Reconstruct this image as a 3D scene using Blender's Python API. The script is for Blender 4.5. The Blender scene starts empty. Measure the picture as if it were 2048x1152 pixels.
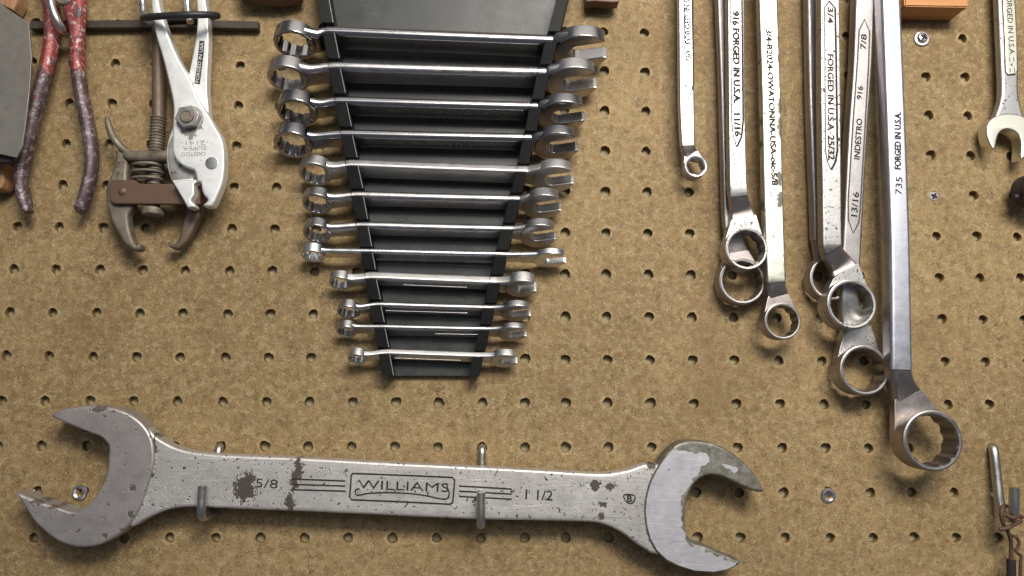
import bpy, bmesh, math, random
from mathutils import Vector, Matrix
random.seed(7)
R = math.radians
scene = bpy.context.scene
col = scene.collection

# ------------------------------------------------------------------ camera model
F = 1500.0
CAM = Vector((0.00531373, -0.44794455, 0.01228895))
ROWS = (Vector((0.99960805, -0.02753776, 0.00504195)),
        Vector((0.00842287, 0.12407548, -0.99223703)),
        Vector((0.0266984, 0.99189059, 0.1242588)))
MM = 0.001

def P(u, v, h):
    """point h millimetres in front of the board that the photo shows at (u, v)"""
    d = ROWS[0]*((u-1024)/F) + ROWS[1]*((v-576)/F) + ROWS[2]
    k = (-h*MM - CAM.y)/d.y
    return CAM + d*k

def S(h):                      # metres per photo pixel at height h
    return (-CAM.y - h*MM)/F

# ------------------------------------------------------------------ helpers
class Thing:
    def __init__(s, name, label, cat, group=None):
        s.root = bpy.data.objects.new(name, None)
        s.root.empty_display_size = 0.01
        col.objects.link(s.root)
        s.root['label'] = label; s.root['category'] = cat
        if group: s.root['group'] = group
        s.parts = []
    def part(s, name, me, mat, parent=None, label=None, wn=True):
        o = bpy.data.objects.new(name, me)
        col.objects.link(o)
        me.materials.clear()
        for m_ in (mat if isinstance(mat, (tuple, list)) else (mat,)): me.materials.append(m_)
        o.parent = parent or s.root
        if label: o['label'] = label
        if wn:
            m = o.modifiers.new('wn', 'WEIGHTED_NORMAL'); m.keep_sharp = True
        s.parts.append(o)
        return o
    def done(s):
        lo = Vector((9, 9, 9)); hi = -lo
        for o in s.parts:
            for v in o.data.vertices:
                for k in range(3):
                    lo[k] = min(lo[k], v.co[k]); hi[k] = max(hi[k], v.co[k])
        c = Vector(((lo.x+hi.x)/2, hi.y, (lo.z+hi.z)/2))
        s.root.location = c
        seen = set()
        for o in s.parts:
            if o.data.name in seen: continue
            seen.add(o.data.name)
            o.data.transform(Matrix.Translation(-c))
        return s.root

def single(name, me, mat, label, cat, group=None, wn=True):
    lo = Vector((9, 9, 9)); hi = -lo
    for v in me.vertices:
        for k in range(3):
            lo[k] = min(lo[k], v.co[k]); hi[k] = max(hi[k], v.co[k])
    c = (lo+hi)/2
    me.transform(Matrix.Translation(-c))
    o = bpy.data.objects.new(name, me); o.location = c
    col.objects.link(o); me.materials.append(mat)
    o['label'] = label; o['category'] = cat
    if group: o['group'] = group
    if wn:
        m = o.modifiers.new('wn', 'WEIGHTED_NORMAL'); m.keep_sharp = True
    return o

def finish(bm, ang=38):
    me = bpy.data.meshes.new('m')
    bmesh.ops.recalc_face_normals(bm, faces=bm.faces)
    for f in bm.faces: f.smooth = True
    bm.to_mesh(me); bm.free()
    me.set_sharp_from_angle(angle=R(ang))
    return me

def join(meshes):
    bm = bmesh.new()
    for m in meshes:
        bm.from_mesh(m); bpy.data.meshes.remove(m)
    me = bpy.data.meshes.new('m'); bm.to_mesh(me); bm.free()
    me.set_sharp_from_angle(angle=R(38))
    return me

def catmull(pts, n=4, closed=False):
    out = []
    N = len(pts)
    rng = range(N) if closed else range(N-1)
    for i in rng:
        if closed:
            a, b, c, d = pts[i-1], pts[i], pts[(i+1) % N], pts[(i+2) % N]
        else:
            a, b, c, d = pts[max(i-1, 0)], pts[i], pts[i+1], pts[min(i+2, N-1)]
        for k in range(n):
            t = k/n
            out.append(tuple(0.5*((2*q)+(-p+r)*t+(2*p-5*q+4*r-s_)*t*t+(-p+3*q-3*r+s_)*t**3)
                             for p, q, r, s_ in zip(a, b, c, d)))
    if not closed: out.append(tuple(pts[-1]))
    return out

def rrect(a, b, r, n=3):
    """rounded rectangle profile, half sizes a, b"""
    r = min(r, a*0.98, b*0.98)
    o = []
    for cx, cy, a0 in ((a-r, b-r, 0), (-a+r, b-r, 90), (-a+r, -b+r, 180), (a-r, -b+r, 270)):
        for k in range(n+1):
            t = R(a0+90*k/n)
            o.append((cx+r*math.cos(t), cy+r*math.sin(t)))
    return o

def circ(r, n=14):
    return [(r*math.cos(2*math.pi*k/n), r*math.sin(2*math.pi*k/n)) for k in range(n)]

def loft(secs, cap=True, ang=38):
    """secs: list of (center, xdir, ydir, pts2d)"""
    bm = bmesh.new()
    rings = []
    for c, X, Y, pts in secs:
        rings.append([bm.verts.new(c + X*p[0] + Y*p[1]) for p in pts])
    n = len(rings[0])
    for a, b in zip(rings, rings[1:]):
        for k in range(n):
            bm.faces.new((a[k], a[(k+1) % n], b[(k+1) % n], b[k]))
    if cap:
        bm.faces.new(rings[0]); bm.faces.new(list(reversed(rings[-1])))
    return finish(bm, ang)

def path_frames(pts):
    fr = []
    for i, p in enumerate(pts):
        t = (pts[min(i+1, len(pts)-1)] - pts[max(i-1, 0)]).normalized()
        fr.append(t)
    return fr

def bar(rows, n=5, corner=0.18, ang=38, rnd=None):
    """flat bar in front of the board. rows: (u, v, hfront, width_px, thick_mm)"""
    rr = catmull(rows, n) if n > 1 else [tuple(map(float, r)) for r in rows]
    cs = []
    for (u, v, h, w, t) in rr:
        cs.append(P(u, v, h) + Vector((0, t*MM/2, 0)))
    ts = path_frames(cs)
    secs = []
    for (u, v, h, w, t), c, T in zip(rr, cs, ts):
        X = T.cross(Vector((0, 1, 0))).normalized()
        Y = X.cross(T).normalized()
        if Y.y > 0: Y = -Y; X = -X
        a = w*S(h)/2; b = t*MM/2
        secs.append((c, X, Y, rrect(a, b, min(a, b)*2*corner if rnd is None else min(rnd*MM, min(a, b)*.99))))
    return loft(secs, True, ang)

def tube(pts, r, n=12, sub=6, closed=False, rads=None):
    """pts: world Vectors; r radius in mm"""
    raw = [tuple(p)+((rads[i] if rads else r),) for i, p in enumerate(pts)]
    rr = catmull(raw, sub, closed) if sub > 1 else raw
    P3 = [Vector(q[:3]) for q in rr]
    N = len(P3)
    secs = []
    up = None
    for i, p in enumerate(P3):
        if closed: T = (P3[(i+1) % N]-P3[i-1]).normalized()
        else: T = (P3[min(i+1, N-1)]-P3[max(i-1, 0)]).normalized()
        if up is None:
            up = Vector((0, 0, 1)) if abs(T.z) < .8 else Vector((1, 0, 0))
        X = T.cross(up).normalized(); Y = X.cross(T).normalized(); up = Y
        secs.append((p, X, Y, circ(rr[i][3]*MM, n)))
    if closed: secs.append(secs[0])
    return loft(secs, not closed, 60)

def lathe(c, axis, prof, n=32, ang=35, closed=False):
    """prof: (radius_m, offset along axis)"""
    axis = axis.normalized()
    X = axis.orthogonal().normalized(); Y = axis.cross(X)
    bm = bmesh.new(); rings = []
    for r, z in prof:
        if r < 1e-7: rings.append([bm.verts.new(c+axis*z)]); continue
        rings.append([bm.verts.new(c+axis*z+(X*math.cos(2*math.pi*k/n)+Y*math.sin(2*math.pi*k/n))*r) for k in range(n)])
    pairs = list(zip(rings, rings[1:]))
    if closed: pairs.append((rings[-1], rings[0]))
    for a, b in pairs:
        for k in range(n):
            j = (k+1) % n
            if len(a) == 1: bm.faces.new((a[0], b[j], b[k]))
            elif len(b) == 1: bm.faces.new((a[k], a[j], b[0]))
            else: bm.faces.new((a[k], a[j], b[j], b[k]))
    return finish(bm, ang)

def box_ring(c, axis, ref, ro, ri, depth, pts=12, taper=1.0, rim=None, rot=0.0):
    """box end of a wrench: c = centre of the front face, axis points out of it"""
    axis = axis.normalized()
    X = (ref - axis*ref.dot(axis)).normalized(); Y = axis.cross(X)
    n = 144
    bm = bmesh.new()
    rc = rim if rim else ri*1.12
    e = depth*.07
    rings = [[] for _ in range(10)]
    for k in range(n):
        th = 2*math.pi*k/n
        dg = (math.degrees(th)+rot) % 60
        fa = abs(((dg+30) % 60)-30); fb = abs(dg-30)
        if pts == 12: rr = max(ri/math.cos(R(fa)), ri/math.cos(R(fb)))
        else: rr = ri/math.cos(R(fa))
        rr = min(rr, rc*.995)
        D = X*math.cos(th)+Y*math.sin(th)
        prof = ((rc, 0), ((rc+ro)/2, e*.12), (ro-e*1.1, 0), (ro-e*.35, -e*.3), (ro, -e*1.2),
                (ro*taper, -depth+e), (ro*taper-e, -depth), (rr, -depth), (rr, -e*1.3), ((rr+rc)/2, -e*.45))
        for q, (r_, z_) in enumerate(prof):
            rings[q].append(bm.verts.new(c+D*r_+axis*z_))
    m = len(rings)
    for q in range(m):
        a, b = rings[q], rings[(q+1) % m]
        for k in range(n):
            j = (k+1) % n
            f_ = bm.faces.new((a[k], a[j], b[j], b[k]))
            if q in (6, 7): f_.material_index = 1
    return finish(bm, 30)

def plate2d(polys, thick, bev, M, res=2, ang=32):
    """flat shape (mm) with bevelled rims, extruded along local z, centred; M maps metres"""
    cu = bpy.data.curves.new('c', 'CURVE'); cu.dimensions = '2D'; cu.fill_mode = 'BOTH'
    for p in polys:
        sp = cu.splines.new('POLY'); sp.points.add(len(p)-1)
        for k, q in enumerate(p): sp.points[k].co = (q[0], q[1], 0, 1)
        sp.use_cyclic_u = True
    cu.extrude = max(thick/2-bev, 0.001); cu.bevel_depth = bev; cu.bevel_resolution = res
    cu.offset = -bev
    o = bpy.data.objects.new('tmp', cu); col.objects.link(o)
    dg = bpy.context.evaluated_depsgraph_get()
    me = bpy.data.meshes.new_from_object(o.evaluated_get(dg))
    bpy.data.objects.remove(o); bpy.data.curves.remove(cu)
    bm = bmesh.new(); bm.from_mesh(me); bpy.data.meshes.remove(me)
    bmesh.ops.remove_doubles(bm, verts=bm.verts, dist=0.0005)
    for v in bm.verts: v.co = M @ (v.co*MM)
    return finish(bm, ang)

def flat(me):
    for p_ in me.polygons: p_.use_smooth = False
    return me

def slab(px, hf, thick, bev=0.6, smooth=0, holes=(), ang=32):
    """outline given in photo pixels on the plane hf mm in front of the board"""
    def conv(pp, n):
        pp = catmull(pp, n, True) if n else pp
        o = []
        for u, v in pp:
            q = P(u, v, hf); o.append((q.x*1000, q.z*1000))
        return o
    polys = [conv(px, smooth)] + [conv(h, smooth) for h in holes]
    M = Matrix(((1, 0, 0, 0), (0, 0, -1, -(hf-thick/2)*MM), (0, 1, 0, 0), (0, 0, 0, 1)))
    return plate2d(polys, thick, bev, M, ang=ang)

def boxm(c, sx, sy, sz, bev=0.0, rot=None):
    bm = bmesh.new(); bmesh.ops.create_cube(bm, size=1)
    for v in bm.verts: v.co = Vector((v.co.x*sx, v.co.y*sy, v.co.z*sz))
    if bev: bmesh.ops.bevel(bm, geom=bm.edges[:], offset=bev, segments=2, affect='EDGES')
    if rot:
        for v in bm.verts: v.co = rot @ v.co
    for v in bm.verts: v.co += c
    return finish(bm, 35)

def text_mesh(s, O, X, Y, size, bold=0.0, sx=1.0, depth=0.00006, space=1.0, align='LEFT'):
    cu = bpy.data.curves.new('t', 'FONT'); cu.body = s; cu.size = 10
    cu.offset = bold; cu.extrude = 0.05; cu.space_character = space
    cu.align_x = align; cu.align_y = 'CENTER'; cu.resolution_u = 3
    o = bpy.data.objects.new('tmp', cu); col.objects.link(o)
    dg = bpy.context.evaluated_depsgraph_get()
    me = bpy.data.meshes.new_from_object(o.evaluated_get(dg))
    bpy.data.objects.remove(o); bpy.data.curves.remove(cu)
    N = X.cross(Y).normalized()
    k = size/10
    bm = bmesh.new(); bm.from_mesh(me); bpy.data.meshes.remove(me)
    for v in bm.verts:
        p = v.co
        v.co = O + X*(p.x*k*sx) + Y*(p.y*k) + N*(p.z/0.05*depth)
    me = bpy.data.meshes.new('m'); bm.to_mesh(me); bm.free()
    return me

def text_px(s, u0, v0, u1, v1, h, hpx, bold=0.0, raise_=0.09, fit=True):
    """text whose baseline direction runs from (u0,v0) to (u1,v1) in the photo"""
    a = P(u0, v0, h+raise_); b = P(u1, v1, h+raise_)
    X = (b-a).normalized(); Y = Vector((0, -1, 0)).cross(X).normalized()
    size = hpx*S(h)/0.70
    me = text_mesh(s, Vector((0, 0, 0)), Vector((1, 0, 0)), Vector((0, 1, 0)), size, bold)
    w = max(v.co.x for v in me.vertices) - min(v.co.x for v in me.vertices)
    x0 = min(v.co.x for v in me.vertices)
    k = (b-a).length/w if fit else 1.0
    N = X.cross(Y)
    for v in me.vertices:
        p = v.co.copy()
        v.co = a + X*((p.x-x0)*k) + Y*p.y + N*p.z
    return me

def stamped(me, h, off=1.2):
    """pressed mark: the dark recess plus the bright burr painted along its lower edge for caught light"""
    k = off*S(h)
    bm = bmesh.new(); bm.from_mesh(me)
    g = bmesh.ops.duplicate(bm, geom=bm.verts[:]+bm.edges[:]+bm.faces[:])
    for e in g['geom']:
        if isinstance(e, bmesh.types.BMVert): e.co += Vector((k*.55, .00005, -k*.9))
        elif isinstance(e, bmesh.types.BMFace): e.material_index = 1
    bm.to_mesh(me); bm.free()
    return me

def stroke(pts_px, h, wpx, closed=False, n=0, raise_=0.08):
    """engraved line: a thin flat ribbon along photo pixels"""
    pp = catmull(pts_px, n, closed) if n else list(pts_px)
    Q = [P(u, v, h) for u, v in pp]
    N = len(Q); L = []; Rr = []
    bm = bmesh.new()
    w = wpx*S(h)/2
    for i, q in enumerate(Q):
        if closed: T = Q[(i+1) % N]-Q[i-1]
        else: T = Q[min(i+1, N-1)]-Q[max(i-1, 0)]
        T.normalize(); X = T.cross(Vector((0, 1, 0))).normalized()
        off = Vector((0, -raise_*MM, 0))
        L.append(bm.verts.new(q+X*w+off)); Rr.append(bm.verts.new(q-X*w+off))
    rng = range(N) if closed else range(N-1)
    for i in rng:
        j = (i+1) % N
        bm.faces.new((L[i], L[j], Rr[j], Rr[i]))
    return finish(bm)

# ------------------------------------------------------------------ materials
def new_mat(name):
    m = bpy.data.materials.new(name); m.use_nodes = True
    nt = m.node_tree; nt.nodes.clear()
    out = nt.nodes.new('ShaderNodeOutputMaterial')
    b = nt.nodes.new('ShaderNodeBsdfPrincipled')
    nt.links.new(b.outputs[0], out.inputs[0])
    return m, nt, b

def noise(nt, vec, scale, detail=4, rough=.55, dist=0.0):
    n = nt.nodes.new('ShaderNodeTexNoise'); n.inputs['Scale'].default_value = scale
    n.inputs['Detail'].default_value = detail; n.inputs['Roughness'].default_value = rough
    n.inputs['Distortion'].default_value = dist
    if vec is not None: nt.links.new(vec, n.inputs['Vector'])
    return n.outputs['Fac']

def ramp(nt, fac, a, b, va=0.0, vb=1.0):
    n = nt.nodes.new('ShaderNodeMapRange'); n.inputs[1].default_value = a; n.inputs[2].default_value = b
    n.inputs[3].default_value = va; n.inputs[4].default_value = vb
    nt.links.new(fac, n.inputs[0]); return n.outputs[0]

def math_(nt, op, a, b=None):
    n = nt.nodes.new('ShaderNodeMath'); n.operation = op
    for i, x in enumerate((a, b)):
        if x is None: continue
        if isinstance(x, (int, float)): n.inputs[i].default_value = x
        else: nt.links.new(x, n.inputs[i])
    return n.outputs[0]

def mixc(nt, fac, a, b, mode='MIX'):
    n = nt.nodes.new('ShaderNodeMix'); n.data_type = 'RGBA'; n.blend_type = mode
    if isinstance(fac, (int, float)): n.inputs[0].default_value = fac
    else: nt.links.new(fac, n.inputs[0])
    for i, x in ((6, a), (7, b)):
        if isinstance(x, tuple): n.inputs[i].default_value = (x+(1,))[:4]
        else: nt.links.new(x, n.inputs[i])
    return n.outputs[2]

def bump(nt, h, strength, dist):
    n = nt.nodes.new('ShaderNodeBump'); n.inputs['Strength'].default_value = strength
    n.inputs['Distance'].default_value = dist
    nt.links.new(h, n.inputs['Height']); return n.outputs[0]

def tex_vec(nt, scale=(1, 1, 1), obj=True):
    tc = nt.nodes.new('ShaderNodeTexCoord')
    src = tc.outputs['Object']
    if scale != (1, 1, 1):
        mp = nt.nodes.new('ShaderNodeMapping'); mp.inputs['Scale'].default_value = scale
        nt.links.new(src, mp.inputs[0]); src = mp.outputs[0]
    return src

def blob_mask(nt, blobs, dist=0.004, nscale=260):
    """irregular patches of dirt/rust at given places on the thing (world metres)"""
    g = nt.nodes.new('ShaderNodeNewGeometry')
    nz = nt.nodes.new('ShaderNodeTexNoise'); nz.inputs['Scale'].default_value = nscale
    nz.inputs['Detail'].default_value = 6; nz.inputs['Roughness'].default_value = .7
    nt.links.new(g.outputs['Position'], nz.inputs['Vector'])
    sub = nt.nodes.new('ShaderNodeVectorMath'); sub.operation = 'SUBTRACT'
    nt.links.new(nz.outputs['Color'], sub.inputs[0]); sub.inputs[1].default_value = (.5, .5, .5)
    sc = nt.nodes.new('ShaderNodeVectorMath'); sc.operation = 'SCALE'
    nt.links.new(sub.outputs[0], sc.inputs[0]); sc.inputs['Scale'].default_value = dist
    ad = nt.nodes.new('ShaderNodeVectorMath'); ad.operation = 'ADD'
    nt.links.new(g.outputs['Position'], ad.inputs[0]); nt.links.new(sc.outputs[0], ad.inputs[1])
    cur = None
    for (c, rx, rz) in blobs:
        s1 = nt.nodes.new('ShaderNodeVectorMath'); s1.operation = 'SUBTRACT'
        nt.links.new(ad.outputs[0], s1.inputs[0]); s1.inputs[1].default_value = (c.x, 0, c.z)
        s2 = nt.nodes.new('ShaderNodeVectorMath'); s2.operation = 'MULTIPLY'
        nt.links.new(s1.outputs[0], s2.inputs[0]); s2.inputs[1].default_value = (1/rx, 0, 1/rz)
        ln = nt.nodes.new('ShaderNodeVectorMath'); ln.operation = 'LENGTH'
        nt.links.new(s2.outputs[0], ln.inputs[0])
        cur = ln.outputs['Value'] if cur is None else math_(nt, 'MINIMUM', cur, ln.outputs['Value'])
    fn = noise(nt, g.outputs['Position'], 950, 4, .75)
    fn2 = noise(nt, g.outputs['Position'], 330, 3, .6)
    cur = math_(nt, 'ADD', cur, math_(nt, 'MULTIPLY', math_(nt, 'SUBTRACT', fn, .5), 2.3))
    cur = math_(nt, 'ADD', cur, math_(nt, 'MULTIPLY', math_(nt, 'SUBTRACT', fn2, .5), 1.6))
    return ramp(nt, cur, 1.02, .92)

def metal(name, base, rough=.3, pit=0.0, pitcol=(.05, .04, .035), pscale=420, tint=None, tscale=60, tamt=.5,
          bmp=.25, bscale=900, metallic=1.0, blobs=None, bdist=.004, pitr=.6, smear=.12, scratch=0.0):
    m, nt, b = new_mat(name)
    v = tex_vec(nt)
    c = base
    n1 = noise(nt, v, tscale, 5, .6)
    if tint is None: tint = tuple(x*.78 for x in base)
    c = mixc(nt, ramp(nt, n1, .42, .68, 0, tamt), base, tint)
    rf = ramp(nt, noise(nt, v, 180, 5, .65), .3, .7, rough-smear*.5, rough+smear)
    mask = None
    if pit > 0:
        pn = noise(nt, v, pscale, 5, .62, .3)
        mask = ramp(nt, pn, .74-pit*.25, .76-pit*.25)
    if blobs:
        bmask = blob_mask(nt, blobs, bdist)
        mask = bmask if mask is None else math_(nt, 'MAXIMUM', mask, bmask)
    if scratch:
        for rz, sc_ in ((35, 1.0), (-50, 1.3), (80, .8)):
            mp = nt.nodes.new('ShaderNodeMapping'); mp.inputs['Rotation'].default_value = (0, R(rz), 0)
            mp.inputs['Scale'].default_value = (38*sc_, 100, 1100*sc_)
            nt.links.new(v, mp.inputs[0])
            sn = noise(nt, mp.outputs[0], 1.0, 2, .5, .15)
            c = mixc(nt, ramp(nt, sn, .66, .72, 0, scratch), c, tuple(min(1, x*1.35) for x in base))
            sn2 = noise(nt, mp.outputs[0], 1.7, 2, .5, .15)
            c = mixc(nt, ramp(nt, sn2, .68, .74, 0, scratch), c, tuple(x*.45 for x in base))
    met = metallic
    if mask is not None:
        c = mixc(nt, mask, c, pitcol)
        mx = nt.nodes.new('ShaderNodeMix'); mx.data_type = 'FLOAT'
        nt.links.new(mask, mx.inputs[0]); nt.links.new(rf, mx.inputs[2]); mx.inputs[3].default_value = pitr
        rf = mx.outputs[0]
        mm = ramp(nt, mask, 0, 1, metallic, .25)
        nt.links.new(mm, b.inputs['Metallic'])
    else:
        b.inputs['Metallic'].default_value = metallic
    if isinstance(c, tuple): b.inputs['Base Color'].default_value = c+(1,)
    else: nt.links.new(c, b.inputs['Base Color'])
    nt.links.new(rf, b.inputs['Roughness'])
    h = noise(nt, v, bscale, 3, .6)
    h2 = noise(nt, v, 90, 4, .5)
    hh = math_(nt, 'ADD', math_(nt, 'MULTIPLY', h, .35), h2)
    if mask is not None: hh = math_(nt, 'SUBTRACT', hh, math_(nt, 'MULTIPLY', mask, .5))
    nt.links.new(bump(nt, hh, bmp, .0005), b.inputs['Normal'])
    return m

def plain(name, c, rough=.6, metallic=0.0, var=.25, scale=300, bmp=.15):
    m, nt, b = new_mat(name)
    v = tex_vec(nt)
    n1 = noise(nt, v, scale, 5, .6)
    nt.links.new(mixc(nt, ramp(nt, n1, .35, .7), c, tuple(x*(1-var) for x in c)), b.inputs['Base Color'])
    b.inputs['Roughness'].default_value = rough; b.inputs['Metallic'].default_value = metallic
    b.inputs['Specular IOR Level'].default_value = .22
    nt.links.new(bump(nt, n1, bmp, .0004), b.inputs['Normal'])
    return m

def board_mat():
    m, nt, b = new_mat('hardboard')
    g = nt.nodes.new('ShaderNodeNewGeometry'); v = g.outputs['Position']
    big = noise(nt, v, 7, 3, .5)
    c = mixc(nt, ramp(nt, big, .38, .62), (.285, .186, .080), (.39, .264, .121))
    mid = noise(nt, v, 55, 5, .72, .8)
    c = mixc(nt, ramp(nt, mid, .44, .66, 0, .38), c, (.20, .135, .062))
    mid2 = noise(nt, v, 150, 4, .75, 1.8)
    c = mixc(nt, ramp(nt, mid2, .50, .68, 0, .5), c, (.44, .325, .17))
    mid3 = noise(nt, v, 240, 4, .75, 2.0)
    c = mixc(nt, ramp(nt, mid3, .50, .68, 0, .5), c, (.17, .11, .05))
    for sc_, wd, cc, k1, ss in ((200, .045, (.07, .04, .017), .7, 110), (260, .05, (.60, .48, .29), .5, 150), (360, .07, (.085, .05, .022), .65, 200), (470, .07, (.62, .51, .30), .6, 260)):
        f1 = noise(nt, v, sc_, 2, .5, 2.8)
        band = math_(nt, 'ABSOLUTE', math_(nt, 'SUBTRACT', f1, .5))
        sel = ramp(nt, noise(nt, v, ss, 3, .6), .50, .60)
        fib = math_(nt, 'MULTIPLY', ramp(nt, band, wd, wd*.35), sel)
        c = mixc(nt, math_(nt, 'MULTIPLY', fib, k1), c, cc)
    sp = noise(nt, v, 560, 3, .6, .3)
    c = mixc(nt, ramp(nt, sp, .66, .70, 0, .8), c, (.05, .028, .014))
    sp2 = noise(nt, v, 700, 2, .6, .0)
    c = mixc(nt, ramp(nt, sp2, .68, .72, 0, .8), c, (.62, .52, .34))
    fine = noise(nt, v, 1300, 3, .7)
    c = mixc(nt, ramp(nt, fine, .35, .65, 0, .5), c, (.13, .085, .036))
    st = noise(nt, v, 34, 3, .6, .4)
    c = mixc(nt, ramp(nt, st, .64, .74, 0, .5), c, (.12, .07, .028))
    oil = noise(nt, v, 12, 4, .6, .6)
    c = mixc(nt, ramp(nt, oil, .56, .72, 0, .45), c, (.17, .105, .042))
    at = nt.nodes.new('ShaderNodeAttribute'); at.attribute_name = 'rim'
    rm = math_(nt, 'MULTIPLY', at.outputs['Fac'], ramp(nt, noise(nt, v, 260, 3, .6), .35, .6))
    c = mixc(nt, math_(nt, 'MULTIPLY', rm, .75), c, (.48, .36, .19))
    nt.links.new(c, b.inputs['Base Color'])
    b.inputs['Roughness'].default_value = .62
    b.inputs['Specular IOR Level'].default_value = .35
    h = math_(nt, 'ADD', math_(nt, 'MULTIPLY', f1, .5), math_(nt, 'ADD', mid2, fine))
    nt.links.new(bump(nt, h, .8, .0005), b.inputs['Normal'])
    return m

def wood_mat(name, c1, c2, ax='x'):
    m, nt, b = new_mat(name)
    sc = {'x': (8, 160, 160), 'z': (220, 160, 8)}[ax]
    v = tex_vec(nt, sc)
    n = noise(nt, v, 2.2, 5, .65, .6)
    nt.links.new(mixc(nt, ramp(nt, n, .35, .65), c1, c2), b.inputs['Base Color'])
    b.inputs['Roughness'].default_value = .6
    nt.links.new(bump(nt, n, .2, .0004), b.inputs['Normal'])
    return m

M = {}
M['board'] = board_mat()
M['hole'] = plain('hardboard_core', (.24, .15, .06), .8, 0, .5, 900)
M['wallp'] = plain('painted_wall', (.34, .28, .17), .8)
M['chrome'] = metal('satin_chrome', (.47, .455, .455), .31, .0, tamt=.4, bmp=.18)
M['chrome_s'] = metal('satin_chrome_worn', (.52, .51, .50), .38, .2, pscale=600, tamt=.5, bmp=.3)
M['chrome_g'] = metal('dark_chrome', (.40, .385, .39), .22, .0, tamt=.15, bmp=.05, smear=.04)
M['chrome2'] = metal('bright_chrome', (.66, .65, .66), .27, .12, pscale=700, tamt=.2, bmp=.1)
M['steel'] = metal('worn_steel', (.45, .435, .425), .40, .50, pscale=520, tamt=.5, bmp=.3)
M['steel_d'] = metal('dull_steel', (.36, .335, .33), .42, .25, pscale=420, tamt=.6, bmp=.3)
M['neck'] = metal('forged_neck_steel', (.42, .37, .355), .40, .12, pscale=500, tamt=.6, bmp=.3)
M['mark'] = plain('engraved_grime', (.035, .03, .028), .7)
M['mark_soft'] = plain('faint_engraving', (.10, .09, .085), .6)
M['bore'] = metal('bore_steel', (.27, .235, .215), .42, .0, tamt=.5, bmp=.2, metallic=.8)
M['bright_flat'] = metal('polished_flat_steel', (.60, .60, .65), .38, .06, pscale=200, tamt=.25, tscale=40, bmp=.15, smear=.08)
M['glint'] = metal('painted_glint', (.75, .74, .72), .3)  # brighter offset copy under the marks, a highlight put into the colour
M['plastic'] = None
def plastic_mat():
    m, nt, b = new_mat('black_plastic')
    v = tex_vec(nt)
    n = noise(nt, v, 45, 6, .7)
    dust = ramp(nt, noise(nt, v, 420, 4, .7), .62, .70, 0, .5)
    c = mixc(nt, ramp(nt, n, .4, .75), (.034, .036, .036), (.062, .065, .062))
    c = mixc(nt, dust, c, (.13, .13, .12))
    nt.links.new(c, b.inputs['Base Color'])
    nt.links.new(ramp(nt, n, .3, .7, .30, .46), b.inputs['Roughness'])
    b.inputs['Specular IOR Level'].default_value = .28
    nt.links.new(bump(nt, noise(nt, v, 500, 3, .5), .08, .0003), b.inputs['Normal'])
    return m
M['plastic'] = plastic_mat()
M['plastic_r'] = plain('black_plastic_rail', (.011, .0115, .012), .62, 0, .4, 200)
M['lip'] = plain('painted_highlight_edge', (.30, .31, .31), .5)  # pale grey stands in for light caught on the rail edge
M['hook'] = metal('zinc_hook', (.50, .49, .46), .34, .1, tamt=.5)
M['wood'] = wood_mat('pine_block', (.56, .27, .10), (.44, .19, .065), 'x')
M['wood_d'] = wood_mat('old_wood', (.42, .24, .12), (.25, .13, .06), 'z')
M['blade'] = metal('grey_blade_steel', (.27, .25, .22), .5, .0, tamt=.5, tscale=30, metallic=.7)
M['bar'] = plain('dark_bar', (.085, .07, .06), .5, .4)
M['rust'] = metal('rusty_iron', (.16, .115, .085), .55, .3, (.06, .035, .02), 260, tint=(.13, .085, .055), tscale=80, metallic=.45, bmp=.45)
M['rust_plate'] = metal('brown_oxide_plate', (.125, .075, .052), .5, .1, (.05, .025, .015), 220, tint=(.16, .10, .07), metallic=.35, bmp=.25)
M['iron'] = metal('grey_iron', (.22, .19, .15), .55, .4, (.08, .055, .038), 260, tint=(.12, .09, .065), tscale=150, tamt=.9, metallic=.5, bmp=.7)
M['dark'] = plain('dark_steel', (.06, .055, .06), .45, .6)
M['wire'] = plain('rusty_wire', (.12, .07, .05), .6, .3)
M['sleeve'] = plain('black_sleeve', (.03, .025, .025), .5)
M['rec'] = plain('recess_dark', (.02, .018, .016), .6)  # near-black fill for the screw cross

def red_mat():
    m, nt, b = new_mat('chipped_red_paint')
    v = tex_vec(nt)
    g = nt.nodes.new('ShaderNodeNewGeometry')
    sp = nt.nodes.new('ShaderNodeSeparateXYZ'); nt.links.new(g.outputs['Position'], sp.inputs[0])
    zt = P(0, 120, 15).z; zb = P(0, 250, 15).z
    wear = ramp(nt, sp.outputs['Z'], zt, zb, 0, 1)
    n = noise(nt, v, 110, 6, .7)
    pm = ramp(nt, math_(nt, 'ADD', n, math_(nt, 'MULTIPLY', wear, .42)), .56, .59)
    steel = mixc(nt, ramp(nt, noise(nt, v, 90, 4, .6), .4, .6), (.115, .075, .085), (.07, .042, .045))
    chips = ramp(nt, noise(nt, v, 300, 6, .8), .545, .57)
    steel = mixc(nt, math_(nt, 'MULTIPLY', chips, .6), steel, (.42, .36, .37))
    c = mixc(nt, pm, mixc(nt, chips, (.25, .045, .042), (.50, .36, .35)), steel)
    nt.links.new(c, b.inputs['Base Color'])
    b.inputs['Roughness'].default_value = .5; b.inputs['Metallic'].default_value = .2
    nt.links.new(bump(nt, math_(nt, 'ADD', n, math_(nt, 'MULTIPLY', pm, .5)), .6, .0006), b.inputs['Normal'])
    return m
M['red'] = red_mat()

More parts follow.
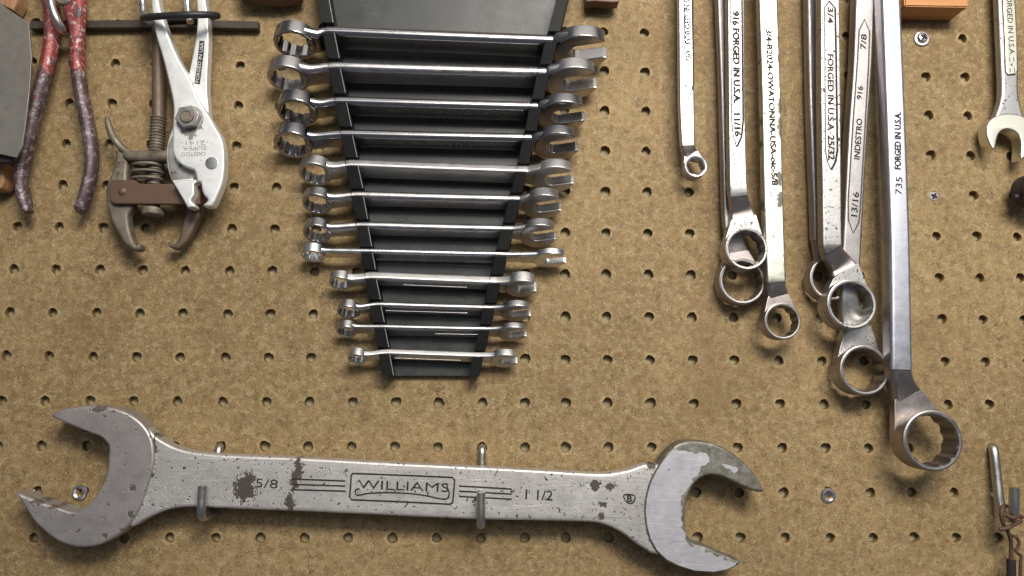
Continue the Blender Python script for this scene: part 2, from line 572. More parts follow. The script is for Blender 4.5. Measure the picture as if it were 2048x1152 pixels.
# ------------------------------------------------------------------ the pegboard
PX = 0.0254; PZ = 0.02572821
DX = {-11: 1.0, -10: .2, -9: .5, -8: .2, -7: .2, -6: .9, -5: .9, -4: .5, -3: .3, -2: .2, 0: .3,
      2: -1.3, 3: -1.7, 4: -1.4, 5: -1.0, 6: -1.0, 8: 1.0, 9: 1.1, 10: .3, 12: -.2}
def hole_x(i): return i*PX + DX.get(i, 0)*MM
def hole_z(j): return j*PZ
def build_board():
    I0, I1, J0, J1 = -15, 15, -7, 13
    bm = bmesh.new(); lay = bm.verts.layers.float.new('rim')
    rnd = random.Random(3)
    cache = {}
    def gv(x, z):
        k = (round(x, 6), round(z, 6))
        if k not in cache: cache[k] = bm.verts.new((x, 0, z))
        return cache[k]
    wall_faces = []
    for i in range(I0, I1+1):
        xl = (hole_x(i)+hole_x(i-1))/2; xr = (hole_x(i)+hole_x(i+1))/2
        for j in range(J0, J1+1):
            zb = hole_z(j)-PZ/2; zt = hole_z(j)+PZ/2
            cx = hole_x(i)+rnd.uniform(-.2, .2)*MM; cz = hole_z(j)+rnd.uniform(-.2, .2)*MM
            r = 2.95*MM*rnd.uniform(.94, 1.06); st = rnd.uniform(.15, 1)**1.3
            n = 24
            sq = []
            q = n//4
            for k in range(q): sq.append((xr, zb+(zt-zb)*k/q))
            for k in range(q): sq.append((xr-(xr-xl)*k/q, zt))
            for k in range(q): sq.append((xl, zt-(zt-zb)*k/q))
            for k in range(q): sq.append((xl+(xr-xl)*k/q, zb))
            ang = [math.atan2(z-cz, x-cx) for x, z in sq]
            rings = [[gv(x, z) for x, z in sq]]
            ph = rnd.uniform(0, 6)
            jit = [1+.05*math.sin(3*a+ph)+rnd.uniform(-.06, .06) for a in ang]
            for rr, y, rim in ((1.75, 0, 0), (1.30, -.00012*st, .7*st), (1.05, -.00005, st), (.98, .0005, st*.6), (.95, .0010, 0), (.96, .0040, 0)):
                ring = []
                for a, jj in zip(ang, jit):
                    jf = 1+(jj-1)*(1 if rr < 1.5 else 0)
                    vv = bm.verts.new((cx+math.cos(a)*r*rr*jf, y, cz+math.sin(a)*r*rr*jf)); vv[lay] = rim
                    ring.append(vv)
                rings.append(ring)
            for ri, (a, b) in enumerate(zip(rings, rings[1:])):
                for k in range(n):
                    kk = (k+1) % n
                    f = bm.faces.new((a[k], b[k], b[kk], a[kk]))
                    if ri >= 4: wall_faces.append(f)
    for f in wall_faces: f.material_index = 1
    for f in bm.faces: f.smooth = True
    bmesh.ops.recalc_face_normals(bm, faces=bm.faces)
    me = bpy.data.meshes.new('pegboard'); bm.to_mesh(me); bm.free()
    me.set_sharp_from_angle(angle=R(50))
    o = bpy.data.objects.new('pegboard', me); col.objects.link(o)
    me.materials.append(M['board']); me.materials.append(M['hole'])
    # face the camera
    if me.polygons[0].normal.y > 0: me.flip_normals()
    o['label'] = 'tan hardboard pegboard with rows of round holes behind all the tools'
    o['category'] = 'pegboard'
    w = boxm(Vector((0, .0093, .1)), 1.1, .01, .8)
    wo = bpy.data.objects.new('wall', w); col.objects.link(wo); w.materials.append(M['wallp'])
    wo['kind'] = 'structure'
build_board()

def hole_pt(i, j, h=0): return Vector((hole_x(i), -h*MM, hole_z(j)))

# ------------------------------------------------------------------ screws and rivets in the board
def screw(u, v, r_mm, label, pan=True):
    t = Thing('screw', label, 'screw', None)
    c = P(u, v, 0); ax = Vector((0, -1, 0))
    if pan:
        t.part('washer', lathe(c, ax, [(0.0, .0003), (r_mm*1.0*MM, .0003), (r_mm*MM, .0008), (r_mm*.93*MM, .0011), (r_mm*.62*MM, .0012), (0, .0012)]), M['chrome2'])
        hd = t.part('head', lathe(c, ax, [(r_mm*.66*MM, .0012), (r_mm*.64*MM, .0020), (r_mm*.5*MM, .0028), (r_mm*.25*MM, .0031), (0, .0032)]), M['chrome2'])
        hh = .0032
    else:
        hd = t.part('head', lathe(c, ax, [(r_mm*MM, -.0002), (r_mm*MM, .0002), (r_mm*.92*MM, .0004), (0, .0005)]), M['steel_d'])
        hh = .0006
    a = r_mm*(.42 if pan else .62)*MM; b = a*.26
    rot = Matrix.Rotation(R(28), 3, 'Y')
    m1 = boxm(c+ax*hh, a*2, .0006, b*2, 0, rot); m2 = boxm(c+ax*(hh+.00003), b*2, .0006, a*2, 0, rot)
    t.part('cross_recess', join([m1, m2]), M['rec'], hd, wn=False)
    t.done()
screw(1842, 78, 5.0, 'shiny round washer-head cross screw below the wooden block')
screw(1867.5, 392.5, 3.1, 'flat dull cross screw sunk flush in a board hole', False)
for (u, v, lb) in ((160.5, 985, 'shiny hollow rivet between the jaws of the big wrench'),
                   (1656, 991, 'shiny hollow rivet right of the big wrench jaw, under the box wrenches')):
    c = P(u, v, 0); ax = Vector((0, -1, 0)); r = 4.5*MM
    single('hollow_rivet', lathe(c, ax, [(r, 0), (r, .0006), (r*.88, .0013), (r*.68, .0014), (r*.5, .0008), (r*.46, -.003), (0, -.0032)]),
           M['chrome2'], lb, 'rivet', 'hollow rivets in the board')

# ------------------------------------------------------------------ black plastic rack with twelve combination wrenches
def rotX(ax, a): return Matrix.Rotation(a, 3, ax)
# k: ring centre u,v, ring width; edge line A,B; W,t; alpha ; jaw centre u, head width px
RW = [
 # uL,  vL, rw,  uA,  vA,   uB,  vB,   W,   t,  al, uJ,  hw
 (583, 70, 88, 672, 56, 1090, 73, 17.5, 7.2, 76, 1188, 112),
 (570, 152, 86, 684, 127, 1080, 138, 16.0, 6.8, 74, 1165, 106),
 (590, 220, 84, 692, 196, 1066, 207, 14.5, 6.2, 71, 1140, 98),
 (583, 288, 80, 705, 262, 1052, 270, 13.0, 6.0, 69, 1126, 90),
 (629, 342, 68, 716, 324, 1044, 336, 12.0, 6.0, 66, 1118, 84),
 (633, 403, 61, 728, 385, 1030, 393, 11.0, 5.5, 64, 1092, 78),
 (633, 465, 57, 738, 446, 1014, 453, 10.0, 5.0, 63, 1082, 74),
 (624, 512, 50, 748, 500, 998, 506, 9.0, 3.4, 74, 1104, 66),
 (681, 564, 46, 756, 549, 984, 558, 8.5, 6.0, 66, 1044, 62),
 (697, 618, 45, 766, 606, 972, 612, 8.0, 3.8, 64, 1032, 60),
 (693, 657, 41, 776, 651, 962, 655, 8.0, 3.4, 64, 1024, 56),
 (716, 711, 39, 786, 702, 950, 708, 7.0, 4.0, 64, 1007, 52),
]
HB = 8.0   # mm: back edge of the handles
slots = []
names = ['largest chrome combination wrench at the top of the black rack',
 'second largest combination wrench, just under the top one in the black rack',
 'third combination wrench from the top of the black rack, stamped handle',
 'fourth combination wrench from the top of the black rack, beside a moulded circle',
 'fifth combination wrench from the rack top, with thick satin handle edge',
 'sixth combination wrench from the rack top, stamped dark handle face',
 'seventh combination wrench from the rack top, with a small nick in its handle edge',
 'thin bright polished combination wrench sitting in the middle of the black rack',
 'short thick-edged satin combination wrench right below the thin polished one',
 'third combination wrench from the rack bottom, thin with a bright lower line',
 'second combination wrench from the rack bottom, with short bright lower line',
 'smallest combination wrench, lowest in the black rack']
for k, (uL, vL, rw, uA, vA, uB, vB, W, t, al, uJ, hw) in enumerate(RW):
    al -= 4; W *= .94
    hf = HB + W*math.sin(R(al))
    A = P(uA, vA, hf); B = P(uB, vB, hf)
    X = (B-A).normalized()
    n = Vector((0, -math.cos(R(al)), -math.sin(R(al))))
    n = (n - X*n.dot(X)).normalized()
    w = X.cross(n).normalized()
    if w.z < 0: w = -w
    O = A - w*(W*MM/2)
    sc = S(hf)
    slots.append((O, B - w*(W*MM/2), w, n, W, t))
    th = Thing('combination_wrench', names[k], 'wrench', 'combination wrenches in the black plastic rack')
    mat = M[{7: 'chrome2', 4: 'chrome_s', 8: 'chrome_s', 11: 'chrome_s', 2: 'chrome_g', 3: 'chrome_g', 0: 'chrome_g'}.get(k, 'chrome')]
    # ring centre along X, moved forward along n
    ro = rw/2*sc; depth = ro*.60+.0014
    dx = (uL-uA)*sc
    dn = .0015 + ro*.10 if k not in (7, 10) else .0002
    rc = O + X*dx + n*dn
    # correct so that the front face centre projects near vL : move along w/n is left natural
    front = rc + n*(depth*.5)
    th.part('box_end', box_ring(front, n, X, ro, ro*.70, depth, 12, .985, ro*.83), (mat, M['bore']))
    # open end
    ra = hw/2*sc
    jx = O + X*((uJ-uA)*sc)
    a = ra*.375/MM; Rr = ra/MM
    pts = []
    b0 = 27
    for q in range(33):
        t_ = R(b0 + (360-2*b0)*q/32)
        rr_ = Rr*(1.0 + .10*max(0, math.cos(t_))**2)
        pts.append((rr_*math.cos(t_)*1.02, rr_*math.sin(t_)*.93))
    # inner slot, from lower tip back to upper tip
    lo = pts[-1]; hi = pts[0]
    pts += [(lo[0]*.99, lo[1]*.94), (lo[0]*.90, -a*1.04), (lo[0]*.84, -a)]
    for q in range(13):
        t_ = R(-90 - 180*q/12)
        pts.append((-.05*Rr + a*.95*math.cos(t_), a*math.sin(t_)))
    pts += [(hi[0]*.84, a), (hi[0]*.90, a*1.04), (hi[0]*.99, hi[1]*.94)]
    rt = R(14)
    pts = [(x*math.cos(rt)-y*math.sin(rt), x*math.sin(rt)+y*math.cos(rt)) for x, y in pts]
    tj = t*1.22
    Mt = Matrix((( X.x, w.x, n.x, jx.x), (X.y, w.y, n.y, jx.y), (X.z, w.z, n.z, jx.z), (0, 0, 0, 1)))
    th.part('open_end', plate2d([pts], tj, min(.7, tj*.2), Mt, ang=30), mat)
    # handle: ring -> neck -> rail -> rail -> neck -> jaw
    wm = W*MM/2; tm = t*MM/2
    L = (B-A).length
    secs = []
    st = [(dx+ro*.60, dn, wm*1.25, tm*1.0), (dx+ro*1.15, dn*.9, wm*.98, tm*.95), (dx*.28, dn*.18, wm*.97, tm),
          (0, 0, wm, tm), (L*.33, 0, wm*.97, tm), (L*.66, 0, wm*.97, tm), (L, 0, wm, tm),
          (L+((uJ-uB)*sc-ra)*.4, 0, wm*1.02, tm), ((uJ-uA)*sc-ra*.95, 0, wm*1.25, tm*1.0), ((uJ-uA)*sc-ra*.55, 0, wm*1.55, tm*.98)]
    st = catmull(st, 5)
    for (x_, dn_, a_, b_) in st:
        secs.append((O+X*x_+n*dn_, w, n, rrect(a_, b_, b_*(.62 if k in (4, 8, 11) else .96), 5)))
    hd = th.part('handle', loft(secs, True, 40), mat)
    # stamped lettering too worn to read: shallow irregular strokes on the face
    if k in (2, 3, 4, 5, 6):
        ms = []
        rr2 = random.Random(k)
        x_ = L*.16
        ch = wm*.30
        while x_ < L*.82:
            if rr2.random() < .13: x_ += ch*1.3; continue
            c0 = O+X*x_+n*(tm+.00003)
            for q in range(rr2.choice((1, 2, 2))):
                lw = ch*rr2.uniform(.12, .2); ln = ch*rr2.uniform(.5, 1.1)
                vert = rr2.random() < .5
                bmq = bmesh.new()
                ox = X*rr2.uniform(-.3, .3)*ch + w*rr2.uniform(-.4, .4)*ch
                ex, ey = (X*lw, w*ln/2) if vert else (X*ln/2, w*lw)
                vs = [bmq.verts.new(c0+ox+ex*s1+ey*s2) for s1, s2 in ((-1, -1), (1, -1), (1, 1), (-1, 1))]
                bmq.faces.new(vs); ms.append(finish(bmq))
            x_ += ch*1.05
        th.part('stamping', join(ms), M['hook'], hd, wn=False)
    elif k in (8, 9, 10, 11):
        # raised bright rim line of the lettering panel
        x0, x1 = {8: (L*.22, L*.78), 9: (L*.02, L*.82), 10: (L*.50, L*.98), 11: (L*.02, L*.82)}[k]
        s_ = [(O+X*x_+n*(tm+.0000)-w*(wm*.28), w, n, rrect(.00035, .00035, .0002, 2)) for x_ in (x0, (x0+x1)/2, x1)]
        th.part('panel_rim', loft(s_), mat, hd)
    th.done()

rack = Thing('wrench_rack', 'black plastic wrench rack tapering downwards with slotted side rails', 'tool rack')
# base plate
h0 = 4.0
pl = [(650, -60), (1118, -60), (950, 750), (778, 750)]
pl = [(645, -60), (1128, -60), (948, 752), (778, 752)]
rack.part('base_plate', slab(pl, h0, 3.0, .3), M['plastic'])
def line(tab, v):
    for (v0, u0), (v1, u1) in zip(tab, tab[1:]):
        if v <= v1 or (v1, u1) == tab[-1]: return u0+(u1-u0)*(v-v0)/(v1-v0)
LI = [(-80, 641), (0, 657), (160, 684), (374, 723), (574, 755), (752, 787)]
LO = [(-80, 615), (0, 634), (160, 661), (374, 699), (574, 733), (752, 765)]
RI = [(-80, 1131), (0, 1111), (165, 1069), (324, 1036), (537, 983), (752, 938)]
RO = [(-80, 1155), (0, 1134), (165, 1094), (324, 1058), (537, 1008), (752, 958)]
def rail(side):
    # build profile (h, z) from bottom to top, x bounds by photo line at that v and h
    prof = []
    sl = sorted(slots, key=lambda s: s[0].z)
    ref = []
    for (OA, OB, w, n, W, t) in sl:
        O = OA if side == 0 else OB
        wm = W*MM/2; tm = t*MM/2
        g = .0004
        ref.append((O + w*(wm+.0006) + n*(tm+g), O - w*(wm+.0004) + n*(tm+g),
                    O - w*(wm+.0004) - n*(tm+g), O + w*(wm+.0004) - n*(tm+g)))
    zbot = P(960, 752, 10).z
    prof.append((h0-1, zbot, 752)); prof.append((13.5, zbot, 752))
    for a, b, c, d in ref:
        prof.append((-a.y*1000, a.z-.0004)); prof.append((-a.y*1000-1.0, a.z+.0002)); prof.append((-b.y*1000, b.z)); prof.append((-c.y*1000, c.z)); prof.append((-d.y*1000, d.z))
    ztop = P(880, -60, 24).z
    prof.append((prof[-1][0], ztop)); prof.append((h0-1, ztop))
    def vrow(z, h):    # photo row of a point at height h and given z
        c = Vector((0, -h*MM, z)) - CAM
        return 576+F*ROWS[1].dot(c)/ROWS[2].dot(c)
    hmax = 24
    bm = bmesh.new(); A_, B_ = [], []
    tin, tout = (LI, LO) if side == 0 else (RI, RO)
    for p in prof:
        h, z = p[0], p[1]
        # rail front height at this row, so the rail's walls stay perpendicular to the board
        hf_ = 14 + (z-zbot)/(ztop-zbot)*12
        v = vrow(z, hf_)
        xi = P(line(tin, v), v, hf_).x; xo = P(line(tout, v), v, hf_).x
        A_.append(bm.verts.new((xi, -h*MM, z))); B_.append(bm.verts.new((xo, -h*MM, z)))
    n = len(A_)
    fa = bm.faces.new(A_); fb = bm.faces.new(list(reversed(B_)))
    for k in range(n):
        bm.faces.new((A_[k], B_[k], B_[(k+1) % n], A_[(k+1) % n]))
    bmesh.ops.triangulate(bm, faces=[fa, fb])
    pts = [((v.co.x, v.co.y, v.co.z)) for v in A_]
    return finish(bm, 20), pts, prof
me, lp, prof = rail(0)
rl = rack.part('side_rail', me, M['plastic_r'], wn=False)
# moulding lip on that rail's inner front edge, lit line painted in pale grey
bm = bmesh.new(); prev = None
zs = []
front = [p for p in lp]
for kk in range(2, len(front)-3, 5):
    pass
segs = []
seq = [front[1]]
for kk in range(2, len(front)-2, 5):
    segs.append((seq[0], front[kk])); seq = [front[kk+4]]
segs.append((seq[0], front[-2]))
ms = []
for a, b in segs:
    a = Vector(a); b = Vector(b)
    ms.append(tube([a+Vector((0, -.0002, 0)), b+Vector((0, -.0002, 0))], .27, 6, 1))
rack.part('highlight_lip', join(ms), M['lip'], rl, wn=False)
me, _, _ = rail(1)
rack.part('side_rail', me, M['plastic_r'], wn=False)
# moulded circle marks on the plate
for (u, v, r) in ((1012, 262, 20), (905, 672, 18), (815, 672, 15)):
    c = P(u, v, h0+.0)
    rack.part('moulded_circle', lathe(c, Vector((0, -1, 0)), [(r*S(4), 0), (r*S(4)*1.0, .0002), (r*S(4)*.93, .0002), (r*S(4)*.93, 0)], 40), M['plastic'], wn=False)
rack.done()

# ------------------------------------------------------------------ big open-ended wrench on two pegs
HW = 20.0
big = Thing('open_end_wrench', 'huge worn double open-end wrench resting on two peg hooks along the bottom', 'wrench')
LH = [(100.4,830.2),(118,821),(147.6,814),(177,811),(206.6,813),(236,818.4),(259.8,828.7),(280.4,843.5),(295.2,861.2),(304,880.4),(307.6,904),(307,927.6),(301,951),(292.3,980.7),(280.4,1013),(265.7,1039.8),(245,1063.4),(218.4,1081),(194.8,1091.4),(165.3,1095.3),(138.7,1091.4),(112.2,1081),(85.6,1060.4),(65,1039.8),(50.2,1016),(38,999),(32,985),(40,988),(59,995.5),(88.6,1007),(118,1016),(141.7,1023.5),(153.5,1022.7),(168.3,1013),(183,1001.4),(194.8,983.7),(206.6,963),(214,939.4),(215.5,915.8),(217,898),(212.5,886.3),(200.7,874.5),(177,865.6),(147.6,853.8),(124,843.5),(109,837)]
RH = [(1347,893),(1325.8,918),(1312.6,939),(1299.5,965.5),(1291.5,997),(1289.4,1023.5),(1292.9,1055),(1299.5,1078.8),(1312.6,1102.5),(1331,1121),(1357.5,1134),(1389,1143.4),(1428.6,1146),(1455,1140.8),(1473.5,1132.9),(1483.2,1123.6),(1468,1118.4),(1441.8,1106.5),(1410,1093),(1389,1086.7),(1376,1073.6),(1372,1055),(1370,1031.4),(1372,1007.6),(1378.6,986.5),(1389,968),(1402.3,956.2),(1418,950.2),(1436.6,951.7),(1455,958.9),(1478.7,969.4),(1502.5,981.3),(1524.9,984.4),(1526,976),(1515.6,957.5),(1494.6,931),(1468,908.8),(1441.8,893),(1415.5,884.3),(1389,881),(1366,884)]
SH = [(290,855),(310,871.5),(324.7,881.8),(348.3,893.7),(372,901),(398.5,905.5),(442.8,909.3),(520,912.5),(606,916),(772,925),(938,933),(1020,937),(1120,943),(1165,945.7),(1204.6,947),(1231,944.4),(1257.3,939),(1283.6,929.9),(1304,927),(1335,940),
      (1338,1000),(1336,1100),(1308,1108),(1294,1101),(1273,1088),(1252,1072),(1231,1059),(1204.6,1048.5),(1178,1044.5),(1099,1042),(938,1038.7),(772,1031),(606,1023.4),(440,1016.8),(413,1014.7),(366,1014.7),(333.6,1020.6),(307,1031),(283.4,1042.7),(262,1054),(255,1030),(280,960),(290,900)]
pb = lambda u, v, rx, rz: (P(u, v, 18), rx*MM, rz*MM)
M['big_shank'] = metal('worn_cast_steel', (.62, .595, .57), .45, .52, (.075, .06, .05), 420, tint=(.47, .44, .42), tscale=45, tamt=.7,
    bmp=.55, bscale=1400, metallic=.72, scratch=.6, blobs=[pb(490, 980, 6.2, 7.5), pb(498, 962, 3.5, 6), pb(597, 935, 2.2, 7), pb(588, 965, 1.8, 7), pb(580, 1004, 2.2, 5), pb(474, 970, 1.8, 1.4),
           pb(1190, 970, 3.2, 3.2), pb(1221, 972, 2.6, 2.4), pb(1206, 1009, 2.6, 1.4), pb(1201, 1033, 2, 2.5), pb(1303, 930, 2.6, 2.4),
           pb(309, 895, 1.2, 9), pb(304, 950, .9, 2)], bdist=.008)
M['big_jaw_l'] = metal('worn_jaw_steel', (.46, .425, .41), .46, .46, (.11, .085, .075), 300, tint=(.36, .32, .31), tscale=70, tamt=.7, bmp=.35, metallic=.75,
    blobs=[pb(200, 818, 5, 1.8), pb(268, 975, 1.6, 2), pb(75, 1003, 4, 1.4), pb(265, 1028, 1.6, 2.4), pb(212, 1070, 2.2, 1.6), pb(108, 1014, 3.5, 1.2)], bdist=.006, smear=.08)
M['big_jaw_r'] = metal('bare_corroded_steel', (.17, .16, .135), .55, .35, (.075, .062, .05), 230, tint=(.33, .315, .28), tscale=190, tamt=.9, bmp=.6, metallic=.75)
M['plating'] = metal('chrome_plating', (.66, .645, .68), .42, .30, (.16, .15, .15), 330, tint=(.56, .54, .60), tscale=60, tamt=.6, bmp=.15, smear=.08, metallic=.7, scratch=.5)
sh = big.part('shank', slab(SH, HW-1.6, 10.5, 1.6, 3), M['big_shank'])
jl = big.part('jaw', slab(LH, HW, 14.0, 1.5, 3), M['big_jaw_l'], label='dull brownish grey jaw')
jr = big.part('jaw', slab(RH, HW, 14.0, 1.5, 3), M['big_jaw_r'], label='jaw with flaking chrome plating')
# chrome that is still on the right jaw, with its ragged edge
CH = [(1349,896),(1327,921),(1314,942),(1301,968),(1293.5,998),(1291.5,1023.5),(1295,1054),(1301.5,1077),(1314.5,1100.5),(1333,1118.5),(1359,1131.5),(1390,1141),(1428,1143.5),(1454,1138.5),(1470,1131),(1474,1126),
      (1460,1122),(1448,1121),(1447,1112),(1432,1113),(1425,1105),(1412,1106),(1408,1097),(1399,1096),(1392,1089),(1389,1093),(1380,1093),(1376,1086),(1371,1078),(1372,1068),(1366,1060),(1362,1056),(1366,1047),(1362,1038),(1364,1027),(1362,1012),(1361,1002),(1364,990),(1370,984),(1378,973),(1386,965),(1384,957),(1396,950),(1400,940),(1401,933),(1413,929),(1419,923),(1418,914),(1414,908),(1408,906),(1400,904),(1393,909),(1386,905),(1378,905),(1372,901),(1362,902),(1352,899)]
def ragged(px, lo, hi, amp, seed):
    rr = random.Random(seed); out = []
    N = len(px)
    for i in range(N):
        a, b = px[i], px[(i+1) % N]
        out.append(a)
        if lo <= i < hi:
            L = math.hypot(b[0]-a[0], b[1]-a[1]); m = max(2, int(L/2.2))
            for k in range(1, m):
                t = k/m
                out.append((a[0]+(b[0]-a[0])*t+rr.uniform(-amp, amp), a[1]+(b[1]-a[1])*t+rr.uniform(-amp, amp)))
    return out
big.part('chrome_plating', flat(slab(ragged(CH, 15, 57, 1.3, 5), HW+.10, .3, .02)), M['plating'], jr, wn=False)
for pts, sd in (([(1443,928),(1452,929),(1463,932),(1474,935),(1476,940),(1470,947),(1466,945),(1460,938),(1450,936)], 2),):
    big.part('chrome_plating', flat(slab(ragged(pts, 0, len(pts), .8, sd), HW+.10, .3, .02)), M['plating'], jr, wn=False)
# stamped marks
hs = HW-1.6
big.part('size_mark', stamped(text_px('5/8', 511, 966, 555, 969, hs, 17, -.15), hs), (M['mark'], M['glint']), sh, wn=False)
big.part('size_mark', stamped(text_px('1', 468, 972, 474, 972.4, hs, 15, -.1), hs), (M['mark_soft'], M['glint']), sh, wn=False)
big.part('size_mark', stamped(text_px('1 1/2', 1051, 989, 1105, 992, hs, 19, -.05), hs), (M['mark'], M['glint']), sh, wn=False)
for i in range(3):
    big.part('stamped_line', stamped(stroke([(583, 957.5+i*10.6), (690, 961.5+i*10.2)], hs, 2.2), hs), (M['mark'], M['glint']), sh, wn=False)
    big.part('stamped_line', stamped(stroke([(918, 971.5+i*10.4), (1023, 977.5+i*10.2)], hs, 2.2), hs), (M['mark'], M['glint']), sh, wn=False)
fr = [(706, 946.5), (806, 950), (904, 954.5), (909, 959), (907, 984), (905, 1005), (899, 1008), (800, 1003), (703, 999), (699, 994), (701, 970), (702, 950)]
dd = []
for i in range(len(fr)):
    a, b = fr[i], fr[(i+1) % len(fr)]
    for k in range(4): dd.append((a[0]+(b[0]-a[0])*k/4, a[1]+(b[1]-a[1])*k/4))
big.part('logo_frame', stamped(stroke(dd, hs, 2.4, True), hs), (M['mark'], M['glint']), sh, wn=False)
big.part('logo_lettering', stamped(text_px('WILLIAMS', 716, 969, 897, 976, hs, 17, -.12), hs), (M['mark'], M['glint']), sh, wn=False)
big.part('logo_flourish', stamped(stroke([(719, 977), (712, 979), (710, 985), (716, 990), (740, 986), (790, 985), (840, 989), (880, 997), (893, 997), (898, 988), (895, 975), (892, 966)], hs, 2.0, False, 4), hs), (M['mark'], M['glint']), sh, wn=False)
big.part('inspection_mark', stamped(join([stroke([(1248, 989), (1268, 990), (1269, 998), (1264, 1006), (1255, 1005), (1249, 998)], hs, 2.0, True, 2), text_px('B', 1254, 997, 1264, 997.5, hs, 12, .1)]), hs), (M['mark'], M['glint']), sh, wn=False)
big.done()

# hooks that carry it
def peg_hook(i, j, vbot, vtip, hfr, label, r=2.4, utip=None):
    h = hole_pt(i, j)
    zb = P(0+982, vbot, hfr).z; zt = P(982, vtip, hfr).z
    x = h.x
    pts = [Vector((x, .006, h.z)), Vector((x, .001, h.z)), Vector((x, -.0022, h.z-.0016)), Vector((x, -.0030, h.z-.006)), Vector((x, -.003, (h.z+zb)/2)),
           Vector((x, -.0032, zb+.004)), Vector((x, -.0052, zb+.0004)), Vector((x, -.010, zb-.0002)), Vector((x, -(hfr-5)*MM, zb)), Vector((x, -(hfr-1.5)*MM, zb+.001)), Vector((x, -hfr*MM, zb+.0045)),
           Vector((x, -hfr*MM, zb+(zt-zb)*.6)), Vector((x, -hfr*MM, zt))]
    single('peg_hook', tube(pts, r, 14, 5), M['hook'], label, 'hook', 'peg hooks under the big wrench', wn=False)
peg_hook(-6, -1, 1036, 972, 24.0, 'grey metal peg hook holding the left part of the big wrench', 2.5)
peg_hook(0, -1, 1052, 985, 24.0, 'grey metal peg hook holding the big wrench beside its stamped logo', 2.4)

# ------------------------------------------------------------------ hanging box wrenches on the right
GB = 'box wrenches hanging in a row on the right'
def box_wrench(label, handle, neck, ring, mats, texts=(), pts=12, panel=None, corner=.22, ringmat=None, rot=0, rnd=None, name='box_wrench'):
    """handle rows (u,v,hf,w,t); neck rows likewise; ring = (u,v,hf,ro_px,ri_px,depth_mm)"""
    t = Thing(name, label, 'wrench', GB)
    hd = t.part('handle', bar(handle, 4, corner, rnd=rnd), mats[0])
    u, v, hf, ro, ri, dp = ring
    s = S(hf)
    t.part('box_end', box_ring(P(u, v, hf), Vector((0, -1, 0)), Vector((0, 0, 1)), ro*s, ri*s if pts == 6 else ro*s*.77, dp*MM, pts, 1.0, ro*s*.865, rot), (ringmat or mats[0], M['bore']))
    t.part('neck', bar(neck, 6, .30), mats[1])
    uc, vc, hc, wc, tc = neck[-1]
    C = P(u, v, hf); C.y = -hc*MM
    def px(q):
        c_ = q-CAM; z_ = ROWS[2].dot(c_)
        return (1024+F*ROWS[0].dot(c_)/z_, 576+F*ROWS[1].dot(c_)/z_)
    cu_, cv_ = px(C); rr = ro*s/S(hc)*.975
    d = Vector((uc-cu_, vc-cv_)); dn = d.normalized(); pd = Vector((uc-neck[-2][0], vc-neck[-2][1])).normalized(); nn = Vector((pd.y, -pd.x))
    hull = []
    L_ = d.length
    e1 = (Vector((uc, vc))+nn*wc*.48)-Vector((cu_, cv_)); 
    for sg in (1, -1):
        e = Vector((uc, vc))+nn*wc*.47*sg-Vector((cu_, cv_))
        D_ = e.length; al_ = math.acos(min(1, rr/D_)) if D_ > rr else 0
        base = math.atan2(e.y, e.x)
        hull.append((e, base, al_, sg))
    a1 = hull[0][1]+hull[0][2]*1.0; a2 = hull[1][1]-hull[1][2]*1.0
    # go round the far side from the +nn tangent to the -nn tangent
    cen = math.atan2(dn.y, dn.x)
    def off(a): return (a-cen+math.pi) % (2*math.pi)-math.pi
    o1, o2 = off(a1), off(a2)
    if o1 < o2: o1, o2 = o2, o1; hull.reverse()
    pts_ = [tuple(Vector((cu_, cv_))+hull[1][0]), tuple(Vector((cu_, cv_))+hull[0][0])]
    for k in range(41):
        a_ = cen+o1+(2*math.pi-(o1-o2))*k/40
        pts_.append((cu_+rr*math.cos(a_), cv_+rr*math.sin(a_)))
    hole_ = [(cu_+rr*.915*math.cos(2*math.pi*k/48), cv_+rr*.915*math.sin(2*math.pi*k/48)) for k in range(48)]
    thk = max(hc-(hf-dp), 4.0)
    t.part('collar', slab(pts_, hc, thk, .28, 0, [hole_]), mats[1] if len(mats) < 3 else mats[2])
    for (sname, me, mt) in texts: t.part(sname, stamped(me, handle[1][2]), (mt, M['glint']), hd, wn=False)
    t.done()
    return t

# small hex one
hA = 17
box_wrench('small slim box wrench with hexagonal ring, leftmost of the hanging row',
    [(1370.5, -60, hA, 31, 5.5), (1371.5, 0, hA, 31, 5.5), (1374, 200, hA, 32, 5.5), (1376, 270, hA, 30, 5.5), (1377, 290, hA-.4, 29, 5.2)],
    [(1377, 284, hA-.3, 28.5, 5.0), (1378, 296, hA-1.6, 28, 5), (1382, 306, hA-3.6, 31, 5)],
    (1392, 332, hA-1, 23.5, 16.2, 8), (M['bright_flat'], M['neck']),
    [('engraving', text_px('730   FORGED IN U.S.A.', 1377.5, 124, 1373, -34, hA, 10.5, .15), M['mark']),
     ('panel_edge', stroke([(1366, -50), (1368, 0), (1370, 168), (1372, 180), (1376.5, 198), (1384, 178), (1386.5, 165), (1385, 0), (1384, -50)], hA, 2.2), M['mark'])],
    pts=6, rot=12)

# pair 1 : behind
hB2 = 12
box_wrench('box wrench with wide twelve-point ring, hanging behind the eleven-sixteenths one',
    [(1449, -60, hB2, 38, 6.5), (1451, 0, hB2, 38, 6.5), (1458, 180, hB2, 38, 6.5), (1464, 400, hB2, 38, 6.5), (1467, 455, hB2, 38, 6)],
    [(1467, 448, hB2, 37, 6), (1470, 470, hB2-1, 38, 6), (1475, 503, hB2-2.4, 46, 5)],
    (1485, 562, hB2+1, 48, 38.5, 10), (M['steel_d'], M['neck']), corner=.3)
